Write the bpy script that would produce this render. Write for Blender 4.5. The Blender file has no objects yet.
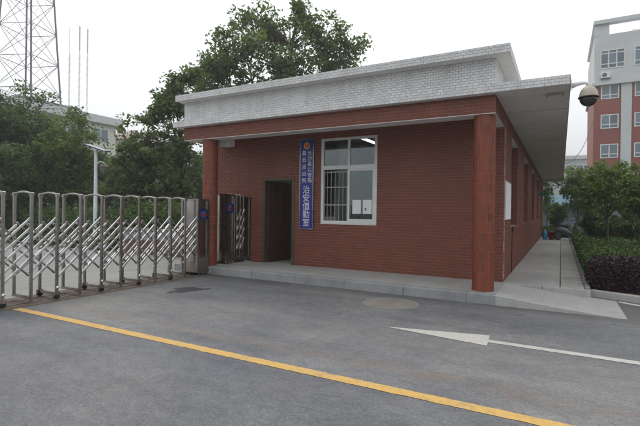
import bpy, math, random
import numpy as np
from mathutils import Matrix, Vector
random.seed(7)
R = math.radians
scene = bpy.context.scene
COL = scene.collection

# ------------------------------------------------------------------ camera
cam = bpy.data.cameras.new('camera')
camo = bpy.data.objects.new('camera', cam)
COL.objects.link(camo)
cam.sensor_width = 36.0
cam.lens = 36.0 * 440 / 640
cam.clip_start = 0.1
cam.clip_end = 2000
CR = ((0.87715238, -0.01309183, 0.48003364),
      (0.48005577, -0.00160191, -0.87723651),
      (0.0122536, 0.99991302, 0.00487968))
CH = 1.55
camo.matrix_world = Matrix.Translation((0, 0, CH)) @ Matrix(CR).to_4x4()
scene.camera = camo

# ------------------------------------------------------------------ sky and sun (bright overcast day)
SUN_EL, SUN_AZ = 58.0, -40.0          # azimuth measured from +Y towards +X
world = bpy.data.worlds.new('World')
scene.world = world
world.use_nodes = True
wn, wl = world.node_tree.nodes, world.node_tree.links
wn.clear()
sky = wn.new('ShaderNodeTexSky')
sky.sky_type = 'NISHITA'
sky.sun_disc = False
sky.sun_elevation = R(SUN_EL)
sky.sun_rotation = R(SUN_AZ)
sky.dust_density = 6.0
sky.air_density = 1.0
sky.ozone_density = 1.0
hs = wn.new('ShaderNodeHueSaturation')
hs.inputs['Saturation'].default_value = 0.10
hs.inputs['Value'].default_value = 1.0
wl.new(sky.outputs[0], hs.inputs['Color'])
mixc = wn.new('ShaderNodeMix')
mixc.data_type = 'RGBA'
mixc.inputs[0].default_value = 0.62      # even cloud veil over the sky
wl.new(hs.outputs[0], mixc.inputs[6])
mixc.inputs[7].default_value = (9.4, 9.7, 10.0, 1)
bgn = wn.new('ShaderNodeBackground')
bgn.inputs[1].default_value = 0.138
wl.new(mixc.outputs[2], bgn.inputs[0])
wo = wn.new('ShaderNodeOutputWorld')
wl.new(bgn.outputs[0], wo.inputs[0])

sun = bpy.data.lights.new('sun', 'SUN')
sun.energy = 0.6
sun.angle = R(30)
sun.color = (1.0, 0.97, 0.92)
suno = bpy.data.objects.new('sun', sun)
COL.objects.link(suno)
sd = Vector((math.sin(R(SUN_AZ)) * math.cos(R(SUN_EL)), math.cos(R(SUN_AZ)) * math.cos(R(SUN_EL)), math.sin(R(SUN_EL))))
suno.rotation_euler = sd.to_track_quat('Z', 'Y').to_euler()

scene.view_settings.view_transform = 'Standard'
scene.view_settings.look = 'None'
scene.view_settings.gamma = 1.0
scene.view_settings.use_curve_mapping = False
scene.view_settings.exposure = 0.2
scene.cycles.max_bounces = 8
scene.cycles.transparent_max_bounces = 16


# ------------------------------------------------------------------ helpers
class MB:
    """collects shapes; build() links them as ONE mesh object"""
    def __init__(s):
        s.v = []
        s.f = []

    def add(s, vs, fs):
        n = len(s.v)
        s.v.extend(vs)
        s.f.extend([tuple(i + n for i in f) for f in fs])
        return s

    def box(s, x0, x1, y0, y1, z0, z1):
        return s.add([(x0, y0, z0), (x1, y0, z0), (x1, y1, z0), (x0, y1, z0),
                      (x0, y0, z1), (x1, y0, z1), (x1, y1, z1), (x0, y1, z1)],
                     [(0, 3, 2, 1), (4, 5, 6, 7), (0, 1, 5, 4), (1, 2, 6, 5), (2, 3, 7, 6), (3, 0, 4, 7)])

    def bbox(s, x0, x1, y0, y1, z0, z1, b=0.01):
        """box with chamfered vertical and top edges"""
        def ring(d, z):
            return [(x0 + d + b, y0 + d, z), (x1 - d - b, y0 + d, z), (x1 - d, y0 + d + b, z), (x1 - d, y1 - d - b, z),
                    (x1 - d - b, y1 - d, z), (x0 + d + b, y1 - d, z), (x0 + d, y1 - d - b, z), (x0 + d, y0 + d + b, z)]
        vs = ring(0, z0) + ring(0, z1 - b) + ring(b, z1)
        fs = [tuple(range(7, -1, -1)), tuple(range(16, 24))]
        for k in (0, 8):
            for i in range(8):
                j = (i + 1) % 8
                fs.append((k + i, k + j, k + 8 + j, k + 8 + i))
        return s.add(vs, fs)

    def bar(s, p0, p1, w, h=None, up=(0, 0, 1)):
        """rectangular bar between two points"""
        h = h or w
        p0, p1, up = Vector(p0), Vector(p1), Vector(up)
        d = (p1 - p0).normalized()
        if abs(d.dot(up)) > 0.98:
            up = Vector((0, 1, 0))
        a = d.cross(up).normalized() * (w / 2)
        b = a.cross(d).normalized() * (h / 2)
        vs = [p + q for p in (p0, p1) for q in (-a - b, a - b, a + b, -a + b)]
        return s.add([tuple(v) for v in vs], [(3, 2, 1, 0), (4, 5, 6, 7), (0, 1, 5, 4), (1, 2, 6, 5), (2, 3, 7, 6), (3, 0, 4, 7)])

    def tube(s, pts, rad, n=8, caps=True):
        """tapered tube along a polyline; rad is a number or a list"""
        pts = [Vector(p) for p in pts]
        if not isinstance(rad, (list, tuple)):
            rad = [rad] * len(pts)
        vs = []
        prev = None
        for i, p in enumerate(pts):
            d = (pts[min(i + 1, len(pts) - 1)] - pts[max(i - 1, 0)])
            d = d.normalized() if d.length > 1e-9 else Vector((0, 0, 1))
            if prev is None:
                a = d.orthogonal().normalized()
            else:
                a = (prev - d * prev.dot(d)).normalized()
            prev = a
            b = d.cross(a)
            for k in range(n):
                t = 2 * math.pi * k / n
                vs.append(tuple(p + (a * math.cos(t) + b * math.sin(t)) * rad[i]))
        fs = []
        for i in range(len(pts) - 1):
            for k in range(n):
                j = (k + 1) % n
                fs.append((i * n + k, i * n + j, (i + 1) * n + j, (i + 1) * n + k))
        if caps:
            fs.append(tuple(range(n - 1, -1, -1)))
            fs.append(tuple(range((len(pts) - 1) * n, len(pts) * n)))
        return s.add(vs, fs)

    def lathe(s, c, prof, n=24, axis='z'):
        """profile of (radius, height) turned about an axis through c"""
        vs = []
        for r, h in prof:
            for k in range(n):
                t = 2 * math.pi * k / n
                u, w = r * math.cos(t), r * math.sin(t)
                q = (u, w, h) if axis == 'z' else ((h, u, w) if axis == 'x' else (w, h, u))
                vs.append((c[0] + q[0], c[1] + q[1], c[2] + q[2]))
        fs = []
        for i in range(len(prof) - 1):
            for k in range(n):
                j = (k + 1) % n
                fs.append((i * n + k, i * n + j, (i + 1) * n + j, (i + 1) * n + k))
        fs.append(tuple(range(n - 1, -1, -1)))
        fs.append(tuple(range((len(prof) - 1) * n, len(prof) * n)))
        return s.add(vs, fs)

    def prism(s, poly, z0, z1):
        n = len(poly)
        return s.add([(x, y, z0) for x, y in poly] + [(x, y, z1) for x, y in poly],
                     [tuple(range(n - 1, -1, -1)), tuple(range(n, 2 * n))] +
                     [(i, (i + 1) % n, n + (i + 1) % n, n + i) for i in range(n)])

    def mesh(s, name, m, smooth=False):
        me = bpy.data.meshes.new(name)
        me.from_pydata(s.v, [], s.f)
        me.materials.append(m)
        if smooth:
            me.polygons.foreach_set('use_smooth', [True] * len(me.polygons))
        me.update()
        return me

    def build(s, name, m, parent=None, smooth=False):
        return link(name, s.mesh(name, m, smooth), parent)


def link(name, me, parent=None, loc=None, rot=None):
    o = bpy.data.objects.new(name, me)
    COL.objects.link(o)
    if parent is not None:
        o.parent = parent
    if loc is not None:
        o.location = loc
    if rot is not None:
        o.rotation_euler = rot
    return o


def tag(o, label=None, cat=None, group=None, kind=None):
    if label:
        o['label'] = label
    if cat:
        o['category'] = cat
    if group:
        o['group'] = group
    if kind:
        o['kind'] = kind
    return o


def thing(name, label, cat, loc=(0, 0, 0), rz=0, group=None):
    o = bpy.data.objects.new(name, None)
    COL.objects.link(o)
    o.empty_display_size = 0.2
    o.location = loc
    o.rotation_euler = (0, 0, rz)
    return tag(o, label, cat, group)


def copy_tree(o, parent=None):
    c = o.copy()
    COL.objects.link(c)
    c.parent = parent
    for ch in list(o.children):
        copy_tree(ch, c)
    return c


def ray(px, py):
    d = Vector(((px - 320), -(py - 213), -440.0))
    return Matrix(CR) @ d


def gnd(px, py, z=0.0):
    d = ray(px, py)
    t = (z - CH) / d.z
    return Vector((d.x * t, d.y * t, z))


def at_y(px, py, Y):
    d = ray(px, py)
    t = Y / d.y
    return Vector((d.x * t, Y, CH + d.z * t))


def at_x(px, py, X):
    d = ray(px, py)
    t = X / d.x
    return Vector((X, d.y * t, CH + d.z * t))


def at_d(px, py, D):
    d = ray(px, py)
    t = D / 440.0
    return Vector((d.x * t, d.y * t, CH + d.z * t))


# ------------------------------------------------------------------ materials
class NT:
    def __init__(s, name):
        s.m = bpy.data.materials.new(name)
        s.m.use_nodes = True
        s.n = s.m.node_tree.nodes
        s.l = s.m.node_tree.links
        s.p = s.n['Principled BSDF']

    def new(s, t, **kw):
        x = s.n.new('ShaderNode' + t)
        for k, v in kw.items():
            setattr(x, k, v)
        return x

    def link(s, a, b):
        s.l.new(a, b)

    def coords(s, kind='Object', scale=None):
        tc = s.new('TexCoord')
        if scale is None:
            return tc.outputs[kind]
        mp = s.new('Mapping')
        mp.inputs['Scale'].default_value = scale
        s.link(tc.outputs[kind], mp.inputs[0])
        return mp.outputs[0]

    def geo_pos(s, scale=(1, 1, 1)):
        g = s.new('NewGeometry')
        mp = s.new('Mapping')
        mp.inputs['Scale'].default_value = scale
        s.link(g.outputs['Position'], mp.inputs[0])
        return mp.outputs[0]

    def noise(s, vec, scale, detail=4, rough=0.55, dist=0.0):
        x = s.new('TexNoise')
        s.link(vec, x.inputs['Vector'])
        x.inputs['Scale'].default_value = scale
        x.inputs['Detail'].default_value = detail
        x.inputs['Roughness'].default_value = rough
        x.inputs['Distortion'].default_value = dist
        return x.outputs[0]

    def ramp(s, fac, stops):
        x = s.new('ValToRGB')
        e = x.color_ramp.elements
        while len(e) < len(stops):
            e.new(0.5)
        for q, (p, c) in zip(e, stops):
            q.position = p
            q.color = c if len(c) == 4 else (*c, 1)
        s.link(fac, x.inputs[0])
        return x.outputs[0]

    def mix(s, fac, a, b, blend='MIX'):
        x = s.new('Mix')
        x.data_type = 'RGBA'
        x.blend_type = blend
        for sock, v in ((0, fac), (6, a), (7, b)):
            if isinstance(v, (int, float)):
                x.inputs[sock].default_value = v
            elif isinstance(v, tuple):
                x.inputs[sock].default_value = v if len(v) == 4 else (*v, 1)
            else:
                s.link(v, x.inputs[sock])
        return x.outputs[2]

    def math(s, op, a, b=0.0, c=None):
        x = s.new('Math')
        x.operation = op
        for i, v in enumerate((a, b) if c is None else (a, b, c)):
            if isinstance(v, (int, float)):
                x.inputs[i].default_value = v
            else:
                s.link(v, x.inputs[i])
        return x.outputs[0]

    def bump(s, h, strength, dist=0.01):
        b = s.new('Bump')
        b.inputs['Strength'].default_value = strength
        b.inputs['Distance'].default_value = dist
        s.link(h, b.inputs['Height'])
        s.link(b.outputs[0], s.p.inputs['Normal'])

    def rnd(s):
        """a random number for each object and each loose piece of its mesh"""
        oi = s.new('ObjectInfo')
        ge = s.new('NewGeometry')
        return s.math('FRACT', s.math('ADD', oi.outputs['Random'], ge.outputs['Random Per Island']))

    def col(s, c):
        if isinstance(c, tuple):
            s.p.inputs['Base Color'].default_value = (*c, 1)
        else:
            s.link(c, s.p.inputs['Base Color'])
        return s

    def rough(s, r):
        if isinstance(r, (int, float)):
            s.p.inputs['Roughness'].default_value = r
        else:
            s.link(r, s.p.inputs['Roughness'])
        return s

    def spec(s, v):
        s.p.inputs['Specular IOR Level'].default_value = v
        return s


def plain(name, c, rough=0.6, metal=0.0, var=0.15, scale=3.0, spec=0.4):
    t = NT(name)
    n = t.noise(t.geo_pos(), scale, 5)
    lo = tuple(x * (1 - var) for x in c)
    hi = tuple(min(1, x * (1 + var)) for x in c)
    t.col(t.ramp(n, [(0.3, lo), (0.7, hi)]))
    t.rough(rough).spec(spec)
    t.p.inputs['Metallic'].default_value = metal
    return t.m


def tile_mat(name, cols, rough=0.45, dirt=(0.1, 0.09, 0.08), dirt_amt=0.25, spec=0.4, streak=(1.0, 1.0, 0.25)):
    t = NT(name)
    k = len(cols)
    c = t.ramp(t.rnd(), [(i / (k - 1), q) for i, q in enumerate(cols)])
    big = t.noise(t.geo_pos(streak), 1.1, 5, 0.6)
    f = t.math('MULTIPLY', t.ramp(big, [(0.42, (0, 0, 0)), (0.75, (1, 1, 1))]), dirt_amt)
    c = t.mix(f, c, dirt)
    fine = t.noise(t.geo_pos(), 60, 3)
    c = t.mix(0.18, c, t.ramp(fine, [(0.3, (0.25, 0.25, 0.25)), (0.7, (1, 1, 1))]), 'MULTIPLY')
    t.col(c).spec(spec)
    t.rough(t.math('MULTIPLY_ADD', fine, 0.25, rough - 0.1))
    return t.m


def metal(name, c, rough, aniso=0.0, var=0.2):
    t = NT(name)
    n = t.noise(t.geo_pos((1, 1, 0.3)), 8, 5)
    t.col(t.ramp(n, [(0.3, tuple(x * (1 - var) for x in c)), (0.7, c)]))
    t.p.inputs['Metallic'].default_value = 1.0
    t.rough(t.math('MULTIPLY_ADD', n, 0.25, rough - 0.1))
    return t.m


def leaf_mat(name, cols, trans=0.25, rough=0.45):
    t = NT(name)
    ge = t.new('NewGeometry')
    k = len(cols)
    c = t.ramp(ge.outputs['Random Per Island'], [(i / (k - 1), q) for i, q in enumerate(cols)])
    n = t.noise(t.geo_pos(), 0.9, 3)
    c = t.mix(t.math('MULTIPLY', n, 0.55), c, t.mix(0.5, c, tuple(x * 0.35 for x in cols[0])))
    t.col(c).rough(rough).spec(0.35)
    tr = t.new('BsdfTranslucent')
    t.link(t.mix(1.0, c, (1.0, 1.15, 0.5), 'MULTIPLY'), tr.inputs[0])
    ms = t.new('MixShader')
    ms.inputs[0].default_value = trans
    t.link(t.p.outputs[0], ms.inputs[1])
    t.link(tr.outputs[0], ms.inputs[2])
    t.link(ms.outputs[0], t.n['Material Output'].inputs[0])
    return t.m


def glass_mat(name, tint, refl=1.5, rough=0.0):
    t = NT(name)
    fr = t.new('Fresnel')
    fr.inputs[0].default_value = refl
    tp = t.new('BsdfTransparent')
    tp.inputs[0].default_value = (*tint, 1)
    gl = t.new('BsdfGlossy')
    gl.inputs['Roughness'].default_value = rough
    gl.inputs[0].default_value = (0.95, 0.97, 1, 1)
    ms = t.new('MixShader')
    t.link(fr.outputs[0], ms.inputs[0])
    t.link(tp.outputs[0], ms.inputs[1])
    t.link(gl.outputs[0], ms.inputs[2])
    t.link(ms.outputs[0], t.n['Material Output'].inputs[0])
    return t.m


M = {}


def asphalt():
    t = NT('asphalt')
    pos = t.geo_pos()
    big = t.noise(pos, 0.35, 6, 0.6, 0.4)
    mid = t.noise(t.geo_pos((0.5, 1.6, 1)), 1.3, 6, 0.6)
    fine = t.noise(pos, 90, 3, 0.7)
    c = t.ramp(big, [(0.32, (0.125, 0.130, 0.145)), (0.5, (0.178, 0.180, 0.188)), (0.68, (0.235, 0.229, 0.220))])
    c = t.mix(0.55, c, t.ramp(mid, [(0.33, (0.62, 0.62, 0.64)), (0.68, (1.2, 1.19, 1.16))]), 'MULTIPLY')
    c = t.mix(0.6, c, t.ramp(fine, [(0.3, (0.3, 0.3, 0.3)), (0.68, (1.65, 1.65, 1.62))]), 'MULTIPLY')
    spk = t.noise(pos, 32, 4, 0.75)
    c = t.mix(0.5, c, t.ramp(spk, [(0.32, (0.5, 0.5, 0.51)), (0.66, (1.45, 1.44, 1.42))]), 'MULTIPLY')
    mott = t.noise(t.geo_pos((1, 1.3, 1)), 6.5, 7, 0.72, 0.6)
    c = t.mix(0.5, c, t.ramp(mott, [(0.36, (0.68, 0.69, 0.72)), (0.62, (1.28, 1.27, 1.24))]), 'MULTIPLY')
    sep = t.new('SeparateXYZ')
    t.link(pos, sep.inputs[0])
    X, Y = sep.outputs[0], sep.outputs[1]
    wob = t.noise(pos, 1.8, 5, 0.65)
    # old worn line, brown, beside the yellow one
    yl = t.math('ADD', Y, t.math('MULTIPLY_ADD', wob, 0.25, -0.125))
    dist = t.math('ABSOLUTE', t.math('SUBTRACT', yl, 4.16))
    band = t.ramp(dist, [(0.05, (1, 1, 1)), (0.2, (0, 0, 0))])
    patch = t.ramp(t.noise(t.geo_pos((1, 3, 1)), 2.4, 6, 0.7), [(0.42, (0, 0, 0)), (0.62, (1, 1, 1))])
    f = t.math('MULTIPLY', t.math('MULTIPLY', band, patch), 0.48)
    c = t.mix(f, c, (0.23, 0.155, 0.105))
    om = t.new('MapRange')
    om.inputs[1].default_value, om.inputs[2].default_value = 3.55, 3.75
    om.inputs[3].default_value, om.inputs[4].default_value = 1.0, 0.0
    t.link(Y, om.inputs[0])
    c = t.mix(om.outputs[0], c, t.mix(1.0, c, (0.79, 0.80, 0.835), 'MULTIPLY'))
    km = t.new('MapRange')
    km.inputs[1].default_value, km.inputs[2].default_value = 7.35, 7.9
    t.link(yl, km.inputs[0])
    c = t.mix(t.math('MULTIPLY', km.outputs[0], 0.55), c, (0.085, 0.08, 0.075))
    # broad brownish dust worn into the lane in front of the office
    dist2 = t.math('ABSOLUTE', t.math('SUBTRACT', yl, 5.1))
    band2 = t.ramp(dist2, [(0.0, (1, 1, 1)), (1.0, (0, 0, 0))])
    f2 = t.math('MULTIPLY', t.math('MULTIPLY', band2, mid), 0.35)
    c = t.mix(f2, c, (0.24, 0.225, 0.20))
    # thin cracks
    vo = t.new('TexVoronoi')
    vo.feature = 'DISTANCE_TO_EDGE'
    wv = t.new('VectorMath')
    wv.operation = 'ADD'
    nz = t.new('TexNoise')
    t.link(pos, nz.inputs['Vector'])
    nz.inputs['Scale'].default_value = 1.5
    nz.inputs['Detail'].default_value = 6
    t.link(pos, wv.inputs[0])
    t.link(nz.outputs[1], wv.inputs[1])
    t.link(wv.outputs[0], vo.inputs['Vector'])
    vo.inputs['Scale'].default_value = 0.33
    cr = t.ramp(vo.outputs['Distance'], [(0.0, (1, 1, 1)), (0.006, (0, 0, 0))])
    crm = t.ramp(t.noise(pos, 0.6, 3), [(0.5, (0, 0, 0)), (0.62, (1, 1, 1))])
    c = t.mix(t.math('MULTIPLY', t.math('MULTIPLY', cr, crm), 0.45), c, (0.06, 0.06, 0.06))
    # damp patch by the gate
    px = t.math('DIVIDE', t.math('SUBTRACT', X, -6.30), 0.42)
    py = t.math('DIVIDE', t.math('SUBTRACT', Y, 6.18), 0.62)
    rr = t.math('SQRT', t.math('ADD', t.math('MULTIPLY', px, px), t.math('MULTIPLY', py, py)))
    rr = t.math('ADD', rr, t.math('MULTIPLY_ADD', t.noise(t.geo_pos((1.4, 0.8, 1)), 3.0, 5, 0.6), 3.0, -1.5))
    wet = t.ramp(rr, [(0.50, (1, 1, 1)), (0.62, (0, 0, 0))])
    c = t.mix(t.math('MULTIPLY', wet, 0.9), c, (0.032, 0.032, 0.034))
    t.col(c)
    rg = t.math('MULTIPLY_ADD', fine, 0.25, 0.62)
    t.rough(t.math('SUBTRACT', rg, t.math('MULTIPLY', wet, 0.05)))
    t.spec(0.35)
    t.bump(fine, 0.5, 0.006)
    return t.m


def concrete(name, a, b, scale=1.4, stain=0.35, spk=40):
    t = NT(name)
    pos = t.geo_pos()
    n1 = t.noise(pos, scale, 7, 0.65, 0.3)
    n2 = t.noise(t.geo_pos((3, 0.7, 1)), 1.1, 5, 0.7)
    n3 = t.noise(pos, spk, 3, 0.7)
    c = t.ramp(n1, [(0.3, a), (0.7, b)])
    c = t.mix(t.math('MULTIPLY', t.ramp(n2, [(0.45, (0, 0, 0)), (0.75, (1, 1, 1))]), stain), c, tuple(x * 0.5 for x in a))
    c = t.mix(0.3, c, t.ramp(n3, [(0.3, (0.5, 0.5, 0.5)), (0.7, (1.3, 1.3, 1.3))]), 'MULTIPLY')
    r = t.rnd()
    c = t.mix(0.5, c, t.ramp(r, [(0, (0.82, 0.82, 0.82)), (1, (1.12, 1.12, 1.1))]), 'MULTIPLY')
    t.col(c).rough(0.85).spec(0.25)
    t.bump(n3, 0.3, 0.004)
    return t.m


def paint(name, c, wear_c, lo=0.5, hi=0.72):
    t = NT(name)
    pos = t.geo_pos()
    n = t.noise(pos, 14, 8, 0.75)
    n2 = t.noise(pos, 2.2, 4)
    w = t.ramp(t.math('MULTIPLY_ADD', n2, 0.45, t.math('MULTIPLY', n, 0.6)), [(lo, (0, 0, 0)), (hi, (1, 1, 1))])
    cc = t.mix(0.5, c, t.ramp(n2, [(0.3, (0.75, 0.75, 0.75)), (0.7, (1.1, 1.1, 1.1))]), 'MULTIPLY')
    t.col(t.mix(t.math('MULTIPLY', w, 0.75), cc, wear_c)).rough(0.7).spec(0.3)
    t.bump(t.noise(pos, 90, 3, 0.7), 0.35, 0.005)
    return t.m


M['asphalt'] = asphalt()
M['road_pale'] = concrete('pale_concrete_road', (0.27, 0.265, 0.25), (0.36, 0.355, 0.335), 0.5, 0.3, 30)
M['earth'] = plain('earth', (0.07, 0.075, 0.04), 0.95, 0, 0.4, 0.8)
M['soil'] = plain('soil', (0.17, 0.085, 0.05), 0.95, 0, 0.4, 6)
M['track_dirt'] = plain('track_dirt', (0.12, 0.092, 0.066), 0.9, 0, 0.4, 7)
M['lawn'] = plain('lawn', (0.07, 0.13, 0.03), 0.9, 0, 0.4, 3)
M['yellow'] = paint('yellow_paint', (0.67, 0.42, 0.13), (0.26, 0.20, 0.13), 0.46, 0.72)
M['white_paint'] = paint('white_road_paint', (0.60, 0.58, 0.53), (0.27, 0.26, 0.24), 0.47, 0.74)
M['kerb'] = concrete('kerb_stone', (0.27, 0.275, 0.285), (0.37, 0.375, 0.38), 2.0, 0.35)
M['paving'] = concrete('porch_concrete', (0.36, 0.355, 0.34), (0.46, 0.455, 0.44), 0.8, 0.25)
M['apron'] = concrete('apron_concrete', (0.42, 0.415, 0.40), (0.52, 0.515, 0.50), 1.2, 0.25)
M['joint'] = plain('dark_joint', (0.10, 0.095, 0.085), 0.95)
M['paver'] = concrete('ribbed_paver', (0.34, 0.33, 0.31), (0.46, 0.45, 0.43), 2, 0.3)
M['manhole'] = concrete('manhole_concrete', (0.26, 0.235, 0.20), (0.34, 0.31, 0.265), 5, 0.3)
M['soffit'] = concrete('soffit_concrete', (0.70, 0.69, 0.67), (0.82, 0.81, 0.79), 1.0, 0.2, 20)
M['plaster'] = plain('white_plaster', (0.66, 0.65, 0.63), 0.85, 0, 0.1, 2)
M['brick'] = tile_mat('red_brick_tile', [(0.165, 0.042, 0.024), (0.205, 0.051, 0.028), (0.185, 0.046, 0.026), (0.225, 0.058, 0.033)], 0.5, (0.085, 0.035, 0.026), 0.3)
M['brick_glazed'] = tile_mat('red_column_tile', [(0.17, 0.038, 0.019), (0.27, 0.064, 0.030), (0.215, 0.048, 0.024)], 0.45, (0.16, 0.06, 0.04), 0.25)
M['mortar_red'] = plain('red_mortar', (0.34, 0.22, 0.175), 0.9, 0, 0.2, 5)
M['mortar_column'] = plain('column_grout', (0.36, 0.215, 0.165), 0.9, 0, 0.2, 5)
M['wtile'] = tile_mat('white_tile', [(0.68, 0.69, 0.70), (0.78, 0.78, 0.78), (0.73, 0.735, 0.74), (0.82, 0.82, 0.81)], 0.4, (0.42, 0.41, 0.39), 0.45, 0.4, (5.0, 5.0, 0.35))
M['mortar_white'] = plain('grey_grout', (0.40, 0.40, 0.41), 0.9, 0, 0.2, 5)
M['white_alu'] = plain('white_window_frame', (0.70, 0.71, 0.70), 0.4, 0, 0.06, 3)
M['door_wood'] = plain('dark_red_door', (0.055, 0.022, 0.017), 0.45, 0, 0.35, 6)
M['door_frame'] = plain('bronze_door_frame', (0.10, 0.075, 0.05), 0.45, 0.3, 0.2, 6)
M['inside_wall'] = plain('inside_wall', (0.50, 0.50, 0.47), 0.85, 0, 0.05, 2)
M['inside_floor'] = plain('inside_floor', (0.30, 0.29, 0.27), 0.5, 0, 0.1, 2)
M['steel'] = metal('stainless_steel', (0.40, 0.375, 0.35), 0.27, 0, 0.35)
M['steel_mirror'] = metal('mirror_steel', (0.45, 0.43, 0.41), 0.12)
M['steel_bright'] = metal('bright_steel', (0.86, 0.86, 0.86), 0.28)
M['rubber'] = plain('rubber', (0.02, 0.02, 0.02), 0.8)
M['sign_blue'] = plain('sign_blue', (0.022, 0.030, 0.26), 0.35, 0, 0.1, 4)
M['emblem_blue'] = plain('emblem_blue', (0.014, 0.022, 0.12), 0.35)
M['red_enamel'] = plain('red_enamel', (0.48, 0.03, 0.03), 0.4)
M['gold'] = plain('gold_enamel', (0.70, 0.45, 0.10), 0.35, 0.3)
M['white'] = plain('white_enamel', (0.78, 0.78, 0.77), 0.45, 0, 0.05)
M['bar_grey'] = plain('grey_bar', (0.34, 0.35, 0.34), 0.5)
M['paper'] = plain('paper', (0.78, 0.80, 0.80), 0.8, 0, 0.04)
M['ink'] = plain('ink', (0.06, 0.06, 0.08), 0.8)
M['glass'] = glass_mat('window_glass', (0.62, 0.68, 0.67), 1.85)
M['black'] = plain('black_plastic', (0.02, 0.02, 0.022), 0.4)
M['bark'] = plain('bark', (0.09, 0.072, 0.055), 0.95, 0, 0.4, 9)
M['grey_metal'] = plain('galvanised_tower', (0.16, 0.15, 0.17), 0.6, 0.4)


def far_glass(name, c):
    t = NT(name)
    n = t.rnd()
    t.col(t.ramp(n, [(0, tuple(x * 0.6 for x in c)), (1, tuple(x * 1.3 for x in c))])).rough(0.08).spec(0.8)
    return t.m


M['far_glass'] = far_glass('far_window_glass', (0.10, 0.15, 0.19))

# ------------------------------------------------------------------ levels of the place (metres; X along the front, Y into the depth)
ZP = 0.17                     # porch floor above the road
YW = 9.47                     # front wall
YB = 8.06                     # porch beam and column line
XR, XL = -1.0, -8.34          # right and left walls
YE = 31.6                     # rear wall
Z_BEAM, Z_EAVE, Z_EAVET = 3.28, 3.59, 3.73
Z_PAR, Z_COR = 4.21, 4.352


# ------------------------------------------------------------------ ground, road, pavements
def sheet(name, poly, z, m, parent=None):
    mb = MB()
    mb.add([(x, y, z) for x, y in poly], [tuple(range(len(poly)))])
    return mb.build(name, m, parent)


def struct(o):
    return tag(o, kind='structure')


struct(sheet('ground', [(-700, -400), (700, -400), (700, 900), (-700, 900)], -0.03, M['earth']))
struct(sheet('road', [(-8.1, -40), (60, -40), (60, 9.75), (-8.1, 9.75)], 0.0, M['asphalt']))
struct(sheet('concrete_road', [(-90, -40), (-8.1, -40), (-8.1, 10.3), (-90, 10.3)], 0.0, M['road_pale']))
o = sheet('gate_track', [(-8.16, -6), (-7.27, -6), (-7.27, 8.02), (-8.16, 8.02)], 0.004, M['track_dirt'])
struct(o)
for x in (-7.86, -7.54):
    MB().box(x - 0.02, x + 0.02, -6, 8.0, 0.0045, 0.012).build('rail', M['steel'], o)

# painted markings
def ragged(pts, step=0.06, amp=0.007):
    """outline with the small irregularities of worn road paint"""
    rg_ = random.Random(3)
    out = []
    for (xa, ya), (xb, yb) in zip(pts, pts[1:] + pts[:1]):
        L_ = math.dist((xa, ya), (xb, yb))
        n_ = max(1, int(L_ / step))
        nx_, ny_ = -(yb - ya) / L_, (xb - xa) / L_
        for i_ in range(n_):
            k_ = rg_.uniform(-amp, amp) * (1.6 if rg_.random() < 0.12 else 0.6) if i_ else 0
            out.append((xa + (xb - xa) * i_ / n_ + nx_ * k_, ya + (yb - ya) * i_ / n_ + ny_ * k_))
    return out


struct(sheet('yellow_line', ragged([(-7.25, 3.60), (8.0, 3.57), (8.0, 3.70), (-7.25, 3.73)]), 0.004, M['yellow']))
struct(sheet('white_arrow', ragged([(-2.06, 5.62), (-0.735, 5.425), (-0.742, 5.575), (6.0, 5.50), (6.0, 5.62), (-0.75, 5.70), (-0.765, 5.90)]), 0.004, M['white_paint']))
struct(sheet('white_edge_line', [(0.90, 9.30), (1.35, 8.98), (2.2, 8.72), (6, 8.5), (6, 8.6), (2.25, 8.83), (1.42, 9.09), (0.93, 9.44)], 0.004, M['white_paint']))
mh = MB().lathe((-2.50, 7.09, 0.0), [(0.43, 0.0), (0.43, 0.007), (0.415, 0.009), (0.0, 0.009)], 40).build('manhole_cover', M['manhole'])
tag(mh, 'round sandy concrete manhole cover in the asphalt in front of the porch', 'manhole')
MB().lathe((-2.50, 7.09, 0.0), [(0.47, 0.002), (0.47, 0.005), (0.432, 0.005), (0.432, 0.002)], 40).build('rim', M['kerb'], mh)

# porch floor with kerb stones
pf = struct(sheet('porch_floor', [(-8.6, 8.22), (-0.93, 8.06), (-0.93, 9.6), (-8.6, 9.6)], ZP, M['paving']))


def kerb_stone(parent, p0, p1, depth, z0, z1a, z1b=None, m=None, b=0.012):
    """one kerb stone between plan points p0 and p1, front face on that line, depth to the left of it"""
    z1b = z1a if z1b is None else z1b
    d = Vector((p1[0] - p0[0], p1[1] - p0[1], 0))
    n = Vector((-d.y, d.x, 0)).normalized()
    g = d.normalized() * 0.004
    a, c = Vector((*p0, 0)) + g, Vector((*p1, 0)) - g
    vs = []
    for q, z1 in ((a, z1a), (c, z1b)):
        for off, z in ((0, z0), (0, max(z0 + 0.002, z1 - b)), (b, max(z0 + 0.004, z1)), (depth, max(z0 + 0.004, z1)), (depth, z0)):
            w = q + n * off
            vs.append((w.x, w.y, z))
    fs = [(4, 3, 2, 1, 0), (5, 6, 7, 8, 9)] + [(i, (i + 1) % 5, 5 + (i + 1) % 5, 5 + i) for i in range(5)]
    fs = [tuple(reversed(f)) for f in fs]
    return MB().add(vs, fs).build('kerbstone', m or M['kerb'], parent)


xs = [-8.6, -7.3, -6.12, -4.95, -3.78, -2.55, -1.42, -0.938]
for a, b in zip(xs[:-1], xs[1:]):
    ya, yb = (8.04 - 0.155 * (q + 8.6) / 7.65 for q in (a, b))
    kerb_stone(pf, (a, ya), (b, yb), 0.19, -0.02, ZP + random.uniform(-0.002, 0.003))

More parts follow.
